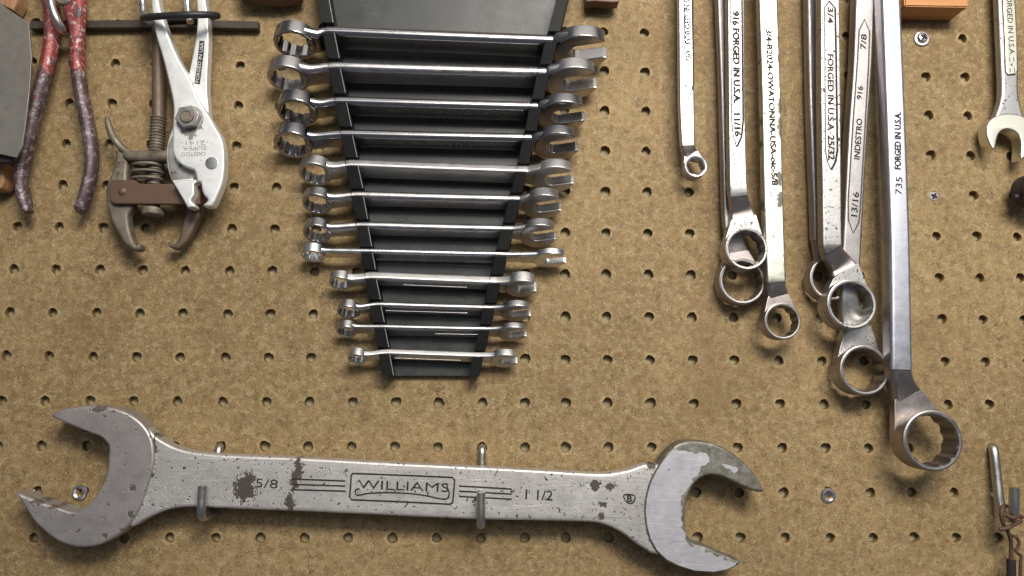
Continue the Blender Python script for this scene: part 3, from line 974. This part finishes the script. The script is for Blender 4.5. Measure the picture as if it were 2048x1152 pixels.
# pair 1 : front
hB = 24
box_wrench('box wrench stamped eleven sixteenths with dirty recessed lettering, in front of another',
    [(1471, -60, hB, 36, 6.5), (1472, 0, hB, 36, 6.5), (1474, 218, hB, 35.5, 6.5), (1476.5, 352, hB, 37, 6.5), (1478, 378, hB-.1, 38, 6.5), (1478.5, 390, hB-.8, 39, 6)],
    [(1478.5, 384, hB-.5, 38, 6), (1480, 397, hB-2.6, 40, 6), (1484, 418, hB-6, 46, 5.5), (1487.5, 434, hB-6.4, 54, 6)],
    (1493.7, 497, hB-2.5, 44.5, 36, 11), (M['steel'], M['neck'], M['steel']),
    [('lettering', text_px('916 FORGED IN U.S.A.', 1470.5, 22, 1473, 206, hB, 13, .35), M['mark']),
     ('size_mark', text_px('11/16', 1472.5, 226, 1475, 272, hB, 13, .25), M['mark']),
     ('panel_edge', stroke([(1460, -50), (1461, 0), (1463, 240), (1466, 270), (1472.5, 293)], hB, 1.8), M['mark_soft']),
     ('panel_edge', stroke([(1483, -50), (1483.5, 0), (1486, 240), (1483, 272), (1474, 293)], hB, 3.2), M['mark'])], corner=.14)
# third
hC = 21
hcs = [(1535, -60, hC, 41, 6.5), (1537, 0, hC, 41, 6.5), (1543, 180, hC, 41, 6.5), (1548, 400, hC, 41, 6.5), (1553, 540, hC, 40, 6.5), (1554, 562, hC-.3, 38, 6.5)]
M['flaky'] = metal('flaking_chrome', (.66, .65, .57), .36, .42, (.13, .12, .10), 330, tint=(.60, .59, .50), tscale=90, tamt=.5, bmp=.2, pitr=.5,
    blobs=[(P(1560, 200+70*i+random.Random(i).uniform(-20, 20), hC), 1.5*MM, random.Random(i+9).uniform(3, 9)*MM) for i in range(-3, 4)] +
          [(P(1523, 240, hC), .9*MM, 4*MM), (P(1524, 285, hC), 1.2*MM, 2.5*MM), (P(1527, 410, hC), 1.2*MM, 3.5*MM), (P(1514, 30, hC), 1*MM, 3*MM), (P(1518, 120, hC), 1.2*MM, 2*MM)], bdist=.005)
box_wrench('long box wrench with flaking chrome and lettering down its middle',
    hcs, [(1554, 556, hC-.1, 37.5, 6.5), (1555, 572, hC-2, 38, 6.5), (1557, 590, hC-4.6, 44, 6)],
    (1565.5, 642, hC-2, 37.5, 29.5, 10), (M['flaky'], M['neck']),
    [('lettering', text_px('3/4-B2024-OWATONNA-USA-oic-5/8', 1536.5, 58, 1548.5, 370, hC, 12, .25), M['mark'])], ringmat=M['steel_d'], corner=.2)

# group 2 : rearmost
hD3 = 11
box_wrench('dark box wrench almost hidden behind the twenty-five thirty-seconds one',
    [(1626, -60, hD3, 34, 8), (1629, 0, hD3, 34, 8), (1634, 200, hD3, 36, 8), (1642, 400, hD3, 36, 8), (1645, 480, hD3, 38, 7)],
    [(1645, 470, hD3, 36, 7), (1648, 495, hD3-1, 38, 6), (1653, 511, hD3-1.8, 46, 5.5)],
    (1663, 557, hD3+2, 45, 33, 9), (M['steel_d'], M['neck']), corner=.3)
# leaning middle one
hD2 = 17
box_wrench('leaning box wrench stamped thirteen sixteenths, low ring between two others',
    [(1736, -60, hD2, 44, 8.5), (1731.5, 0, hD2, 43.5, 8.5), (1726, 135, hD2, 42, 8.5), (1717, 263, hD2, 42, 8.5), (1707, 450, hD2, 40, 8.5), (1701, 570, hD2, 40, 8)],
    [(1702, 560, hD2, 39, 8), (1703, 600, hD2-1.5, 42, 8), (1709, 635, hD2-4, 50, 7), (1715, 658, hD2-4.8, 60, 7)],
    (1729.5, 740, hD2+1, 51, 40, 13), (M['steel_d'], M['steel']),
    [('size_mark', text_px('13/16', 1708.5, 432, 1712.5, 384, hD2, 13, .0), M['mark']),
     ('lettering', text_px('INDESTRO', 1714, 318, 1719.5, 237, hD2, 12, .0), M['mark']),
     ('lettering', text_px('916', 1719, 198, 1721, 172, hD2, 11, .0), M['mark']),
     ('size_mark', text_px('7/8', 1726.5, 98, 1728.5, 68, hD2, 12, .0), M['mark']),
     ('panel_edge', stroke([(1729, 38), (1718, 60), (1714, 130), (1706, 240), (1696, 400), (1696.5, 440), (1706, 466), (1717, 445), (1720, 420), (1727, 300), (1737, 130), (1739, 62)], hD2, 2.6, True), M['mark_soft'])], corner=.2)
# front
hD = 27
box_wrench('thick box wrench stamped twenty-five thirty-seconds, in front of a dark one',
    [(1659, -60, hD, 42, 7.5), (1660.5, 0, hD, 42, 7.5), (1662, 200, hD, 43, 7.5), (1664, 380, hD, 41, 7.5), (1665, 478, hD, 40.5, 7.5), (1665.5, 492, hD-.5, 40, 7)],
    [(1665.5, 486, hD-.3, 40, 7), (1668, 503, hD-3, 44, 7), (1682, 525, hD-7.5, 52, 6.5), (1692, 541, hD-7.6, 62, 7)],
    (1704, 608, hD-3, 51.5, 42, 13), (M['steel'], M['neck'], M['steel']),
    [('size_mark', text_px('3/4', 1660, 14, 1660, 46, hD, 12, .1), M['mark']),
     ('lettering', text_px('FORGED IN U.S.A', 1660, 108, 1661, 260, hD, 12.5, .1), M['mark']),
     ('size_mark', text_px('25/32', 1661, 270, 1662, 319, hD, 13, .15), M['mark']),
     ('panel_edge', stroke([(1658, 2), (1649, 14), (1649.5, 120), (1650.5, 300), (1654, 322), (1661.5, 339)], hD, 1.8), M['mark_soft']),
     ('panel_edge', stroke([(1658, 2), (1670, 16), (1672, 120), (1674.5, 300), (1671, 322), (1662.5, 339)], hD, 3.6), M['mark'])], corner=.14)
# largest, stamped 735
hE = 27
box_wrench('longest and largest box wrench stamped 735 with a big round ring',
    [(1781, -60, hE, 43, 11), (1784, 0, hE, 43, 11), (1794.5, 270, hE, 43, 11), (1801.5, 480, hE, 43, 11), (1804.5, 690, hE, 45, 11), (1805, 738, hE-.3, 46, 11)],
    [(1805, 728, hE-.2, 45, 11), (1807, 752, hE-2.5, 47, 11), (1812, 776, hE-6.5, 54, 9), (1817, 790, hE-8.4, 62, 8)],
    (1866.5, 881, hE+1, 61, 48.5, 15), (M['bright_flat'], M['neck']),
    [('lettering', text_px('735', 1797.5, 388, 1799, 354, hE, 13.5, -.1), M['mark']),
     ('lettering', text_px('FORGED IN U.S.A.', 1796, 338, 1796, 224, hE, 13, .15), M['mark'])], corner=.2, ringmat=M['steel_d'])

# ------------------------------------------------------------------ open-end wrench at the right edge
hF = 14
t = Thing('open_end_wrench', 'wrench with cream-coloured open jaw and raised nameplate at the right edge', 'wrench')
hd = t.part('handle', bar([(2013, -60, hF-1.5, 42, 6), (2015, 0, hF-1.5, 42, 6), (2020, 120, hF-1.5, 41, 6), (2021, 180, hF-1.8, 39, 6), (2021.5, 208, hF-2, 48, 6), (2021, 236, hF-2, 66, 6)], 5, .35), M['steel'])
FH = [(2000,229),(2018,226),(2036,228),(2052,236),(2064,252),(2068,275),(2062,300),(2050,316),(2042,315),(2043,290),(2039,272),(2028,262),(2013,258.5),(2000,265),(1994,280),(1992,292),(1987,299),(1979,285),(1974,267),(1975,250),(1984,237)]
M['cream_steel'] = metal('yellowed_chrome', (.70, .68, .58), .36, .12, pscale=260, tamt=.3, bmp=.2)
t.part('jaw', slab(FH, hF, 9, 1.0, 3), M['cream_steel'])
pp = [(2006, -40), (2032, -42), (2036, 60), (2037, 140), (2033, 147), (2018, 148), (2013, 143), (2011, 60)]
npl = t.part('nameplate', slab([(2004, -40), (2027, -42), (2033, 70), (2034.5, 140), (2031, 147), (2017, 149), (2012.5, 143), (2010, 70)], hF-.9, .8, .3), M['cream_steel'], hd)
t.part('nameplate_edge', stroke([(2003, -40), (2009, 70), (2011.5, 144), (2017, 150), (2031, 148.5)], hF-1.45, 3.2), M['mark'], hd, wn=False)
t.part('lettering', text_px('FORGED IN U.S.A.', 2017, -14, 2023.5, 111, hF-.9, 11.5, .0), M['mark'], hd, wn=False)
t.part('lettering', text_px('v', 2024, 126, 2024.3, 132, hF-.9, 8, .0), M['mark'], hd, wn=False)
t.part('lettering', join([stroke([(2019, 114), (2020, 124)], hF-.9, 1.4), stroke([(2027, 114), (2028, 124)], hF-.9, 1.4), stroke([(2020, 136), (2020.5, 145)], hF-.9, 1.4), stroke([(2028.5, 136), (2029, 145)], hF-.9, 1.4)]), M['mark'], hd, wn=False)
t.done()

# dark socket end peeping in under it
t = Thing('socket', 'dark round socket end half cut off by the right edge', 'socket')
c = P(2080, 376, 20); ax = Vector((0, -1, 0)); r = 36*S(20)
t.part('barrel', lathe(c, ax, [(0, -.011), (r, -.011), (r, -.001), (r*.96, 0), (r*.75, 0), (r*.72, -.001), (r*.70, -.008), (0, -.008)], 48), M['dark'])
t.part('pin', lathe(P(2032, 394, 14), Vector((-1, 0, -.3)), [(0, .002), (.0018, .0015), (.0020, 0), (.0020, -.004), (0, -.004)], 16), M['dark'])
t.done()

# ------------------------------------------------------------------ wooden block, upper right
b0 = P(1779, 40, 0); b1 = P(1901, 41, 0)
hz = .03
blk = boxm(Vector(((b0.x+b1.x)/2, -.0092, b0.z+hz)), b1.x-b0.x, .0178, hz*2, .0007)
single('wooden_block', blk, M['wood'], 'orange pine block fixed to the board at the top right', 'block')

single('bracket', slab([(1172, -50), (1238, -50), (1238, 3), (1225, 5), (1190, 2), (1172, 3)], 13, 9, .8), M['rust_plate'], 'dark brown bracket peeping in at the top edge right of the black rack', 'bracket')
single('bracket', slab([(470, -50), (600, -50), (600, -8), (560, 0), (480, -4)], 14, 9, .8), M['rust_plate'], 'dark brown block at the top edge left of the black rack, added for its shadow', 'bracket')  # block put in to cast the shade at the top edge
# ------------------------------------------------------------------ hook with wire, lower right
r = 2.7
pts = [P(1985, 893, 0)+Vector((0, .004, 0)), P(1985, 895, 2.0), P(1988, 906, 4.5), P(1993, 950, 6), P(1998, 995, 7.5), P(2003, 1018, 9), P(2009, 1030, 12), P(2019, 1036, 15), P(2026, 1030, 18.5), P(2028, 1010, 20), P(2028.5, 975, 21)]
single('peg_hook', tube(pts, r, 14, 6), M['hook'], 'thick J-shaped peg hook near the lower right corner', 'hook', wn=False)
t = Thing('twisted_wire', 'rusty twisted wire hanging from the hook at lower right', 'wire')
t.part('wire_strand', tube([P(2012, 1012, 13), P(2005, 1014, 17), P(2003, 1033, 18), P(2008, 1050, 17), P(2017, 1066, 15), P(2022, 1086, 13), P(2022, 1120, 12), P(2022, 1180, 12)], 1.15, 10, 6), M['wire'], wn=False)
t.part('wire_strand', tube([P(2042, 1042, 16), P(2030, 1048, 18), P(2014, 1056, 19), P(1999, 1058, 18)], 1.2, 10, 5), M['wire'], wn=False)
t.part('wire_strand', tube([P(2012, 1030, 20), P(2026, 1036, 22), P(2036, 1032, 18), P(2044, 1034, 16)], 1.2, 10, 5), M['wire'], wn=False)
t.part('wire_strand', tube([P(2024, 1072, 12), P(2032, 1074, 12), P(2038, 1084, 12), P(2036, 1094, 12), P(2031, 1100, 12), P(2035, 1106, 12), P(2042, 1112, 12), P(2041, 1130, 12), P(2040, 1180, 12)], .9, 8, 5), M['wire'], wn=False)
t.part('sleeve', tube([P(2022, 1119, 12), P(2022.5, 1140, 12), P(2022, 1190, 12)], 2.4, 12, 3), M['sleeve'], wn=False)
t.done()

# ------------------------------------------------------------------ left side: dark bar behind, gear puller, pliers
single('holder_bar', slab([(60, 42), (340, 38), (516, 42), (516, 57), (340, 54), (60, 57)], 6, 5, .5), M['bar'],
       'flat dark bar across the board behind both pliers', 'bar')

pu = Thing('gear_puller', 'rusty two-jaw gear puller with a threaded screw, behind the white pliers', 'puller')
c0 = P(317, 55, 11); c1 = P(317, 234, 11); c2 = P(317, 300, 11)
pu.part('screw_shaft', loft([(c, Vector((1, 0, 0)), Vector((0, 1, 0)), circ(.0036, 20)) for c in (c0, c1)]), M['rust'])
prof = []
zA, zB = c1.z, c2.z
ax = Vector((0, 0, -1))
L = zA-P(317, 414, 11).z
nth = 24
for k in range(nth):
    z = (zA-zB)/11*k
    if z > L: break
    prof += [(.0038, z), (.0044, z+.0006), (.0044, z+.0009), (.0037, z+.0015)]
prof = [(0, 0)]+prof+[(0, prof[-1][1]+.0001)]
pu.part('thread', lathe(Vector((c1.x, c1.y, zA)), ax, prof, 28, 25), M['iron'])
yoke = bar([(252, 309, 17, 10, 8), (256, 309.5, 18, 22, 9), (290, 310, 18, 23, 9), (315, 309, 19, 24, 10), (345, 309, 18, 22, 9), (395, 309, 17, 20, 8)], 4, .4)
pu.part('yoke', yoke, M['iron'])
ARM = [(229,299),(230.5,315),(226,335),(218.8,354),(212,370),(210.5,390),(212.5,411),(221.4,440),(234.4,466),(250,489.6),(262,499),(270,501.5),(279,498),(280.5,489),(277,487),(271,489),(264,476),(258,455),(255,432),(258,424),(265,414),(265.6,409),(258,385),(252.6,359),(254,323),(247.4,306)]
pu.part('jaw_arm', slab(ARM, 16, 8, 1.8, 3), M['iron'])
pu.part('jaw_lever', tube([P(214, 234, 17), P(217, 250, 17), P(225, 272, 16), P(238, 290, 15), P(252, 303, 14), P(262, 308, 13)], 1.8, 12, 5, rads=[1.2, 1.9, 2.2, 2.2, 2.5, 2.5]), M['iron'])
ARM2 = [(410,345),(408,395),(403,417),(397,435),(390.6,448),(384,463),(375,479),(366,490),(356,497.5),(346,497.5),(336,492),(334,485),(338,484),(347,487),(354,480),(358,470),(362,455),(366,440),(370,428),(368,410),(378,345)]
pu.part('jaw_arm', slab(ARM2, 12, 7, 1.8, 3), M['rust'])
pl = pu.part('cross_plate', slab([(218.8,366),(222,361),(229,359),(266,359),(272,362),(279,367),(300,367.5),(400,368),(400,408),(300,408),(232,407.5),(222,404),(218,396)], 19, 3, .6), M['rust_plate'])
pu.part('rivet', lathe(P(244.8, 382.8, 19), Vector((0, -1, 0)), [(.0024, -.0005), (.0022, .0005), (.0012, .0011), (0, .0013)], 20), M['rust_plate'], pl)
hx = []
for k in range(49):
    a = k/48*2*math.pi*3
    zc = P(317, 322, 11).z + (P(317, 363, 11).z-P(317, 322, 11).z)*k/48
    hx.append(Vector((c0.x-.0005+.0085*math.cos(a), c0.y+.0065*math.sin(a), zc+.0010*math.cos(a))))
pu.part('spring', tube(hx, 1.0, 8, 2), M['iron'], wn=False)
pu.part('screw_end', lathe(P(307.5, 407, 12), Vector((0, 0, -1)), [(0, 0), (.0035, 0), (.0035, .0026), (.0060, .0028), (.0063, .0034), (.0063, .0066), (.0058, .0072), (0, .0072)], 28), M['iron'])
pu.done()

# white pliers, nose down
M['white_steel'] = metal('white_satin_chrome', (.80, .80, .79), .42, .30, (.22, .21, .20), 420, tint=(.66, .66, .64), tscale=70, tamt=.5, bmp=.12, metallic=.55,
    blobs=[(P(380, 264, 24), 5*MM, 3*MM), (P(362, 242, 24), 1.2*MM, 3*MM), (P(402, 258, 24), 1.6*MM, 1.5*MM), (P(386, 276, 24), 1.5*MM, 2*MM)], bdist=.006)
M['grime_steel'] = metal('grimy_steel', (.40, .39, .37), .5, .55, (.08, .07, .06), 200, tint=(.2, .19, .17), tscale=120, tamt=.8, bmp=.4, metallic=.6)
wp = Thing('pliers', 'bright white slip-joint pliers hanging nose down in front of the puller', 'pliers', None)
hP = 26
A1 = [(298.5,-40),(301.3,0),(303.5,25),(308.7,58.7),(314.5,82),(321.9,105.6),(329.2,132),(338,169),(344.6,200),(346.2,220.8),(344.6,258),(344,293.7),(347.7,312.5),(357,325),(369.6,333.3),(384,338.5),(390.4,345.8),(393.5,362.5),(400.8,364.6),(403,379),(407,389.6),(413,395.8),(414.4,401),(407,408),(406.7,412),(423.8,411.5),(434,391.7),(444.6,364.6),(448.3,335.4),(448,300),(442.5,275),(432,256.3),(415.4,227),(396.7,198),(382,161),(361.5,126),(345.3,91),(332,55.7),(321.9,23.5),(316.7,0),(312,-40)]
fh = wp.part('front_half', slab(A1, hP, 8, 1.3, 2), M['white_steel'])
B1 = [(392,-40),(393,0),(394.5,29.3),(393,61.6),(386.4,102.7),(379,139.4),(372,175),(352,235),(342.5,260.4),(334,287.5),(332,316.7),(337.3,345.8),(345.6,366),(363.3,395),(374.8,416),(388,414.5),(385,400),(385,370),(389,352),(412,300),(418,240),(415.5,200),(413.6,169),(416.5,102.7),(417.2,58.7),(414.3,20.5),(410.6,0),(410,-40)]
bh = wp.part('rear_half', slab(B1, hP-5.5, 7, 1.0, 2), M['white_steel'])
JB = [(345.6,364.6),(360,361),(391,358.5),(393,364),(387.5,368),(388.3,387.5),(382,398),(382,403),(388.3,408.3),(390.4,414.2),(374.8,414.2),(363.3,393.8)]
wp.part('jaw', slab(JB, hP-.4, 7, .8, 0), M['white_steel'], bh)
# worn joint area on the rear half between the jaws
wp.part('joint_recess', slab([(346,268),(336.5,289),(335,316),(339.5,343),(345,360),(388,356),(388,340),(368,334),(352,322),(345.5,300)], hP-5.2, .7, .2, 0), M['grime_steel'], bh, wn=False)
bc = P(380, 238, hP)
def hexpr(c, r, t, rot=0):
    return plate2d([[(r*1000*math.cos(R(60*k+rot)), r*1000*math.sin(R(60*k+rot))) for k in range(6)]], t, .5,
                   Matrix(((1, 0, 0, c.x), (0, 0, -1, c.y), (0, 1, 0, c.z), (0, 0, 0, 1))))
wp.part('grease_ring', lathe(bc, Vector((0, -1, 0)), [(0, .0001), (.0078, .0001), (.0076, .0003), (0, .0003)], 24), M['grime_steel'], fh, wn=False)
nu = wp.part('nut', hexpr(bc+Vector((0, -.0022, 0)), .0070, 4.5, 12), M['steel_d'])
wp.part('bolt_end', lathe(bc+Vector((0, -.0044, 0)), Vector((0, -1, 0)), [(.0040, 0), (.0038, .0010), (.0030, .0012), (.0026, .0008), (0, .0008)], 28), M['iron'], nu)
wp.part('plug', lathe(P(423.5, 326.5, hP), Vector((0, -1, 0)), [(.0036, -.0002), (.0036, .0002), (.0033, .0003), (0, .0003)], 28), M['chrome'], fh)
for s_, a, b_, hh in (('-2141-', (417, 285), (361, 286), 9), ('SUPER', (413, 295.5), (366, 296.5), 8.5), ('CRESTOO', (411, 307), (363, 308), 8.5)):
    wp.part('engraving', text_px(s_, a[0], a[1], b_[0], b_[1], hP, hh, -.25), M['mark_soft'], fh, wn=False)
# dark inlay with light letters on the rear handle
inl = wp.part('inlay', slab([(399, 81), (409, 82), (407, 110), (399.5, 169), (388.5, 167), (394, 130)], hP-5.42, .25, .05), M['mark'], bh, wn=False)
wp.part('inlay_lettering', text_px('FORGED IN USA', 394.5, 165, 404.5, 85, hP-5.4, 7.0, .0, .05), M['white_steel'], bh, wn=False)
wp.done()

# holder ring they hang in
hr = Thing('ring_hook', 'dark oval wire ring on two chrome prongs holding the white pliers', 'hook')
pts = []
for k in range(28):
    a = 2*math.pi*k/28
    h = 22 + 14*math.sin(a)
    u = 361 + 74*math.cos(a)
    v = 31 - 6*math.cos(a) + 5*math.cos(a)*0
    # a level ring: every point at the same height on the wall, spread in depth
    z = P(361, 34, 22).z + .0012*math.cos(a) + (22-h)*MM*.42
    x = P(u, 31, h).x
    pts.append(Vector((x, -h*MM, z)))
hr.part('ring', tube(pts, 2.0, 12, 2, True), M['dark'], wn=False)
hr.part('prong', tube([P(283, -60, 18), P(284, -20, 18), P(286, 15, 18), P(289, 34, 20), P(300, 40, 26)], 2.4, 12, 5), M['chrome2'], wn=False)
hr.part('prong', tube([P(371, -60, 10), P(373, -20, 10), P(376, 20, 10), P(381, 44, 11)], 2.3, 12, 5), M['chrome2'], wn=False)
hr.done()

# red pliers
rp = Thing('pliers', 'red-handled pliers with badly chipped paint hanging at the left', 'pliers')
rp.part('handle', bar([(84, -60, 14, 38, 9), (93, 0, 14, 30, 9), (96, 50, 15, 31, 9), (93, 90, 16, 30, 9), (82, 140, 17, 28, 9), (68, 190, 17, 25, 9), (56, 240, 17, 24, 9), (46, 285, 17, 24, 9), (36, 325, 17, 24, 9), (34, 362, 17, 22, 9), (41, 400, 17, 20, 9), (50, 422, 16, 13, 7)], 5, .5), M['red'])
rp.part('handle', bar([(138, -60, 20, 50, 8), (141, -10, 20, 48, 8), (145, 25, 20, 42, 8), (147, 55, 19, 30, 9), (147, 90, 18, 27, 9), (148, 130, 17, 27, 9), (154, 175, 17, 25, 9), (164, 225, 17, 25, 9), (172, 270, 17, 25, 9), (176, 310, 17, 24, 9), (173, 345, 17, 23, 9), (163, 385, 17, 22, 9), (153, 412, 16.5, 21, 9), (150, 420, 16, 17, 7)], 5, .5), M['red'])
rp.part('pivot', lathe(P(128, -6, 20), Vector((0, -1, 0)), [(.0052, -.001), (.0052, .0008), (.0045, .0014), (.0030, .0012), (0, .0014)], 28), M['iron'])
rp.done()
single('hook', tube([P(97, -60, 25), P(99, -20, 25), P(103, 10, 25), P(113, 38, 24), P(124, 58, 20), P(130, 68, 12)], 2.3, 14, 6), M['chrome2'],
       'curved chrome hook in front of the red pliers', 'hook', wn=False)

# grey blade at the left edge, wood beside it
sb = Thing('scraper_blade', 'dull grey sheet steel blade cut off by the left edge, over the red pliers', 'blade')
sb.part('blade', slab([(-70, -35), (0, 6), (18, 20), (57, 45), (63, 110), (60, 170), (52, 240), (45, 290), (32, 315), (0, 308), (-70, 300)], 28, 1.5, .3), M['blade'])
sb.part('rear_flange', slab([(-70, 302), (0, 309), (30, 316), (22, 324), (0, 324), (-70, 322)], 24.5, 4, .3), M['dark'])
sb.done()
single('wood_scrap', slab([(-60, 326), (9, 326), (7, 345), (8, 362), (4, 373), (0, 377), (-60, 380)], 14, 10, .5), M['wood_d'], 'bit of light wood below the grey blade at the left edge', 'wood')
single('wood_scrap', slab([(-60, -50), (34, -50), (34, 0), (31, 10), (26, 20), (0, 8), (-60, -20)], 12, 10, .8), M['wood_d'], 'dark wood corner above the grey blade at the top left', 'wood')

# ------------------------------------------------------------------ lights
def area(name, loc, tgt, sx, sy, power, colr=(1, 1, 1)):
    l = bpy.data.lights.new(name, 'AREA'); l.shape = 'RECTANGLE'; l.size = sx; l.size_y = sy
    l.energy = power; l.color = colr
    o = bpy.data.objects.new(name, l); col.objects.link(o)
    o.location = loc
    d = (Vector(tgt)-Vector(loc)).normalized()
    o.rotation_euler = d.to_track_quat('-Z', 'Y').to_euler()
    return o
area('key_lamp', (0.21, -0.82, 0.58), (0.24, 0, 0.08), .50, .22, 12.2, (1, .95, .86))
area('strip_lamp', (0.42, -1.40, 0.60), (0.08, 0, 0.08), 2.1, .50, 6, (.97, .985, 1))
area('overhead_lamp', (0.14, -0.50, 0.95), (0.08, 0, 0.05), 1.1, .30, 1.3, (1, .95, .87))

w = bpy.data.worlds.new('World'); scene.world = w; w.use_nodes = True
bg = w.node_tree.nodes['Background']
bg.inputs[0].default_value = (.80, .86, 1.0, 1); bg.inputs[1].default_value = .13

# ------------------------------------------------------------------ camera
cd = bpy.data.cameras.new('camera'); cam = bpy.data.objects.new('camera', cd); col.objects.link(cam)
cd.sensor_width = 36; cd.lens = 36*F/2048; cd.clip_start = .01; cd.clip_end = 20
X, Yd, Z = ROWS
cam.matrix_world = Matrix(((X.x, -Yd.x, -Z.x, CAM.x), (X.y, -Yd.y, -Z.y, CAM.y), (X.z, -Yd.z, -Z.z, CAM.z), (0, 0, 0, 1)))
scene.camera = cam
scene.view_settings.view_transform = 'Standard'; scene.view_settings.look = 'None'
scene.view_settings.exposure = 0; scene.view_settings.gamma = 1
scene.cycles.max_bounces = 8
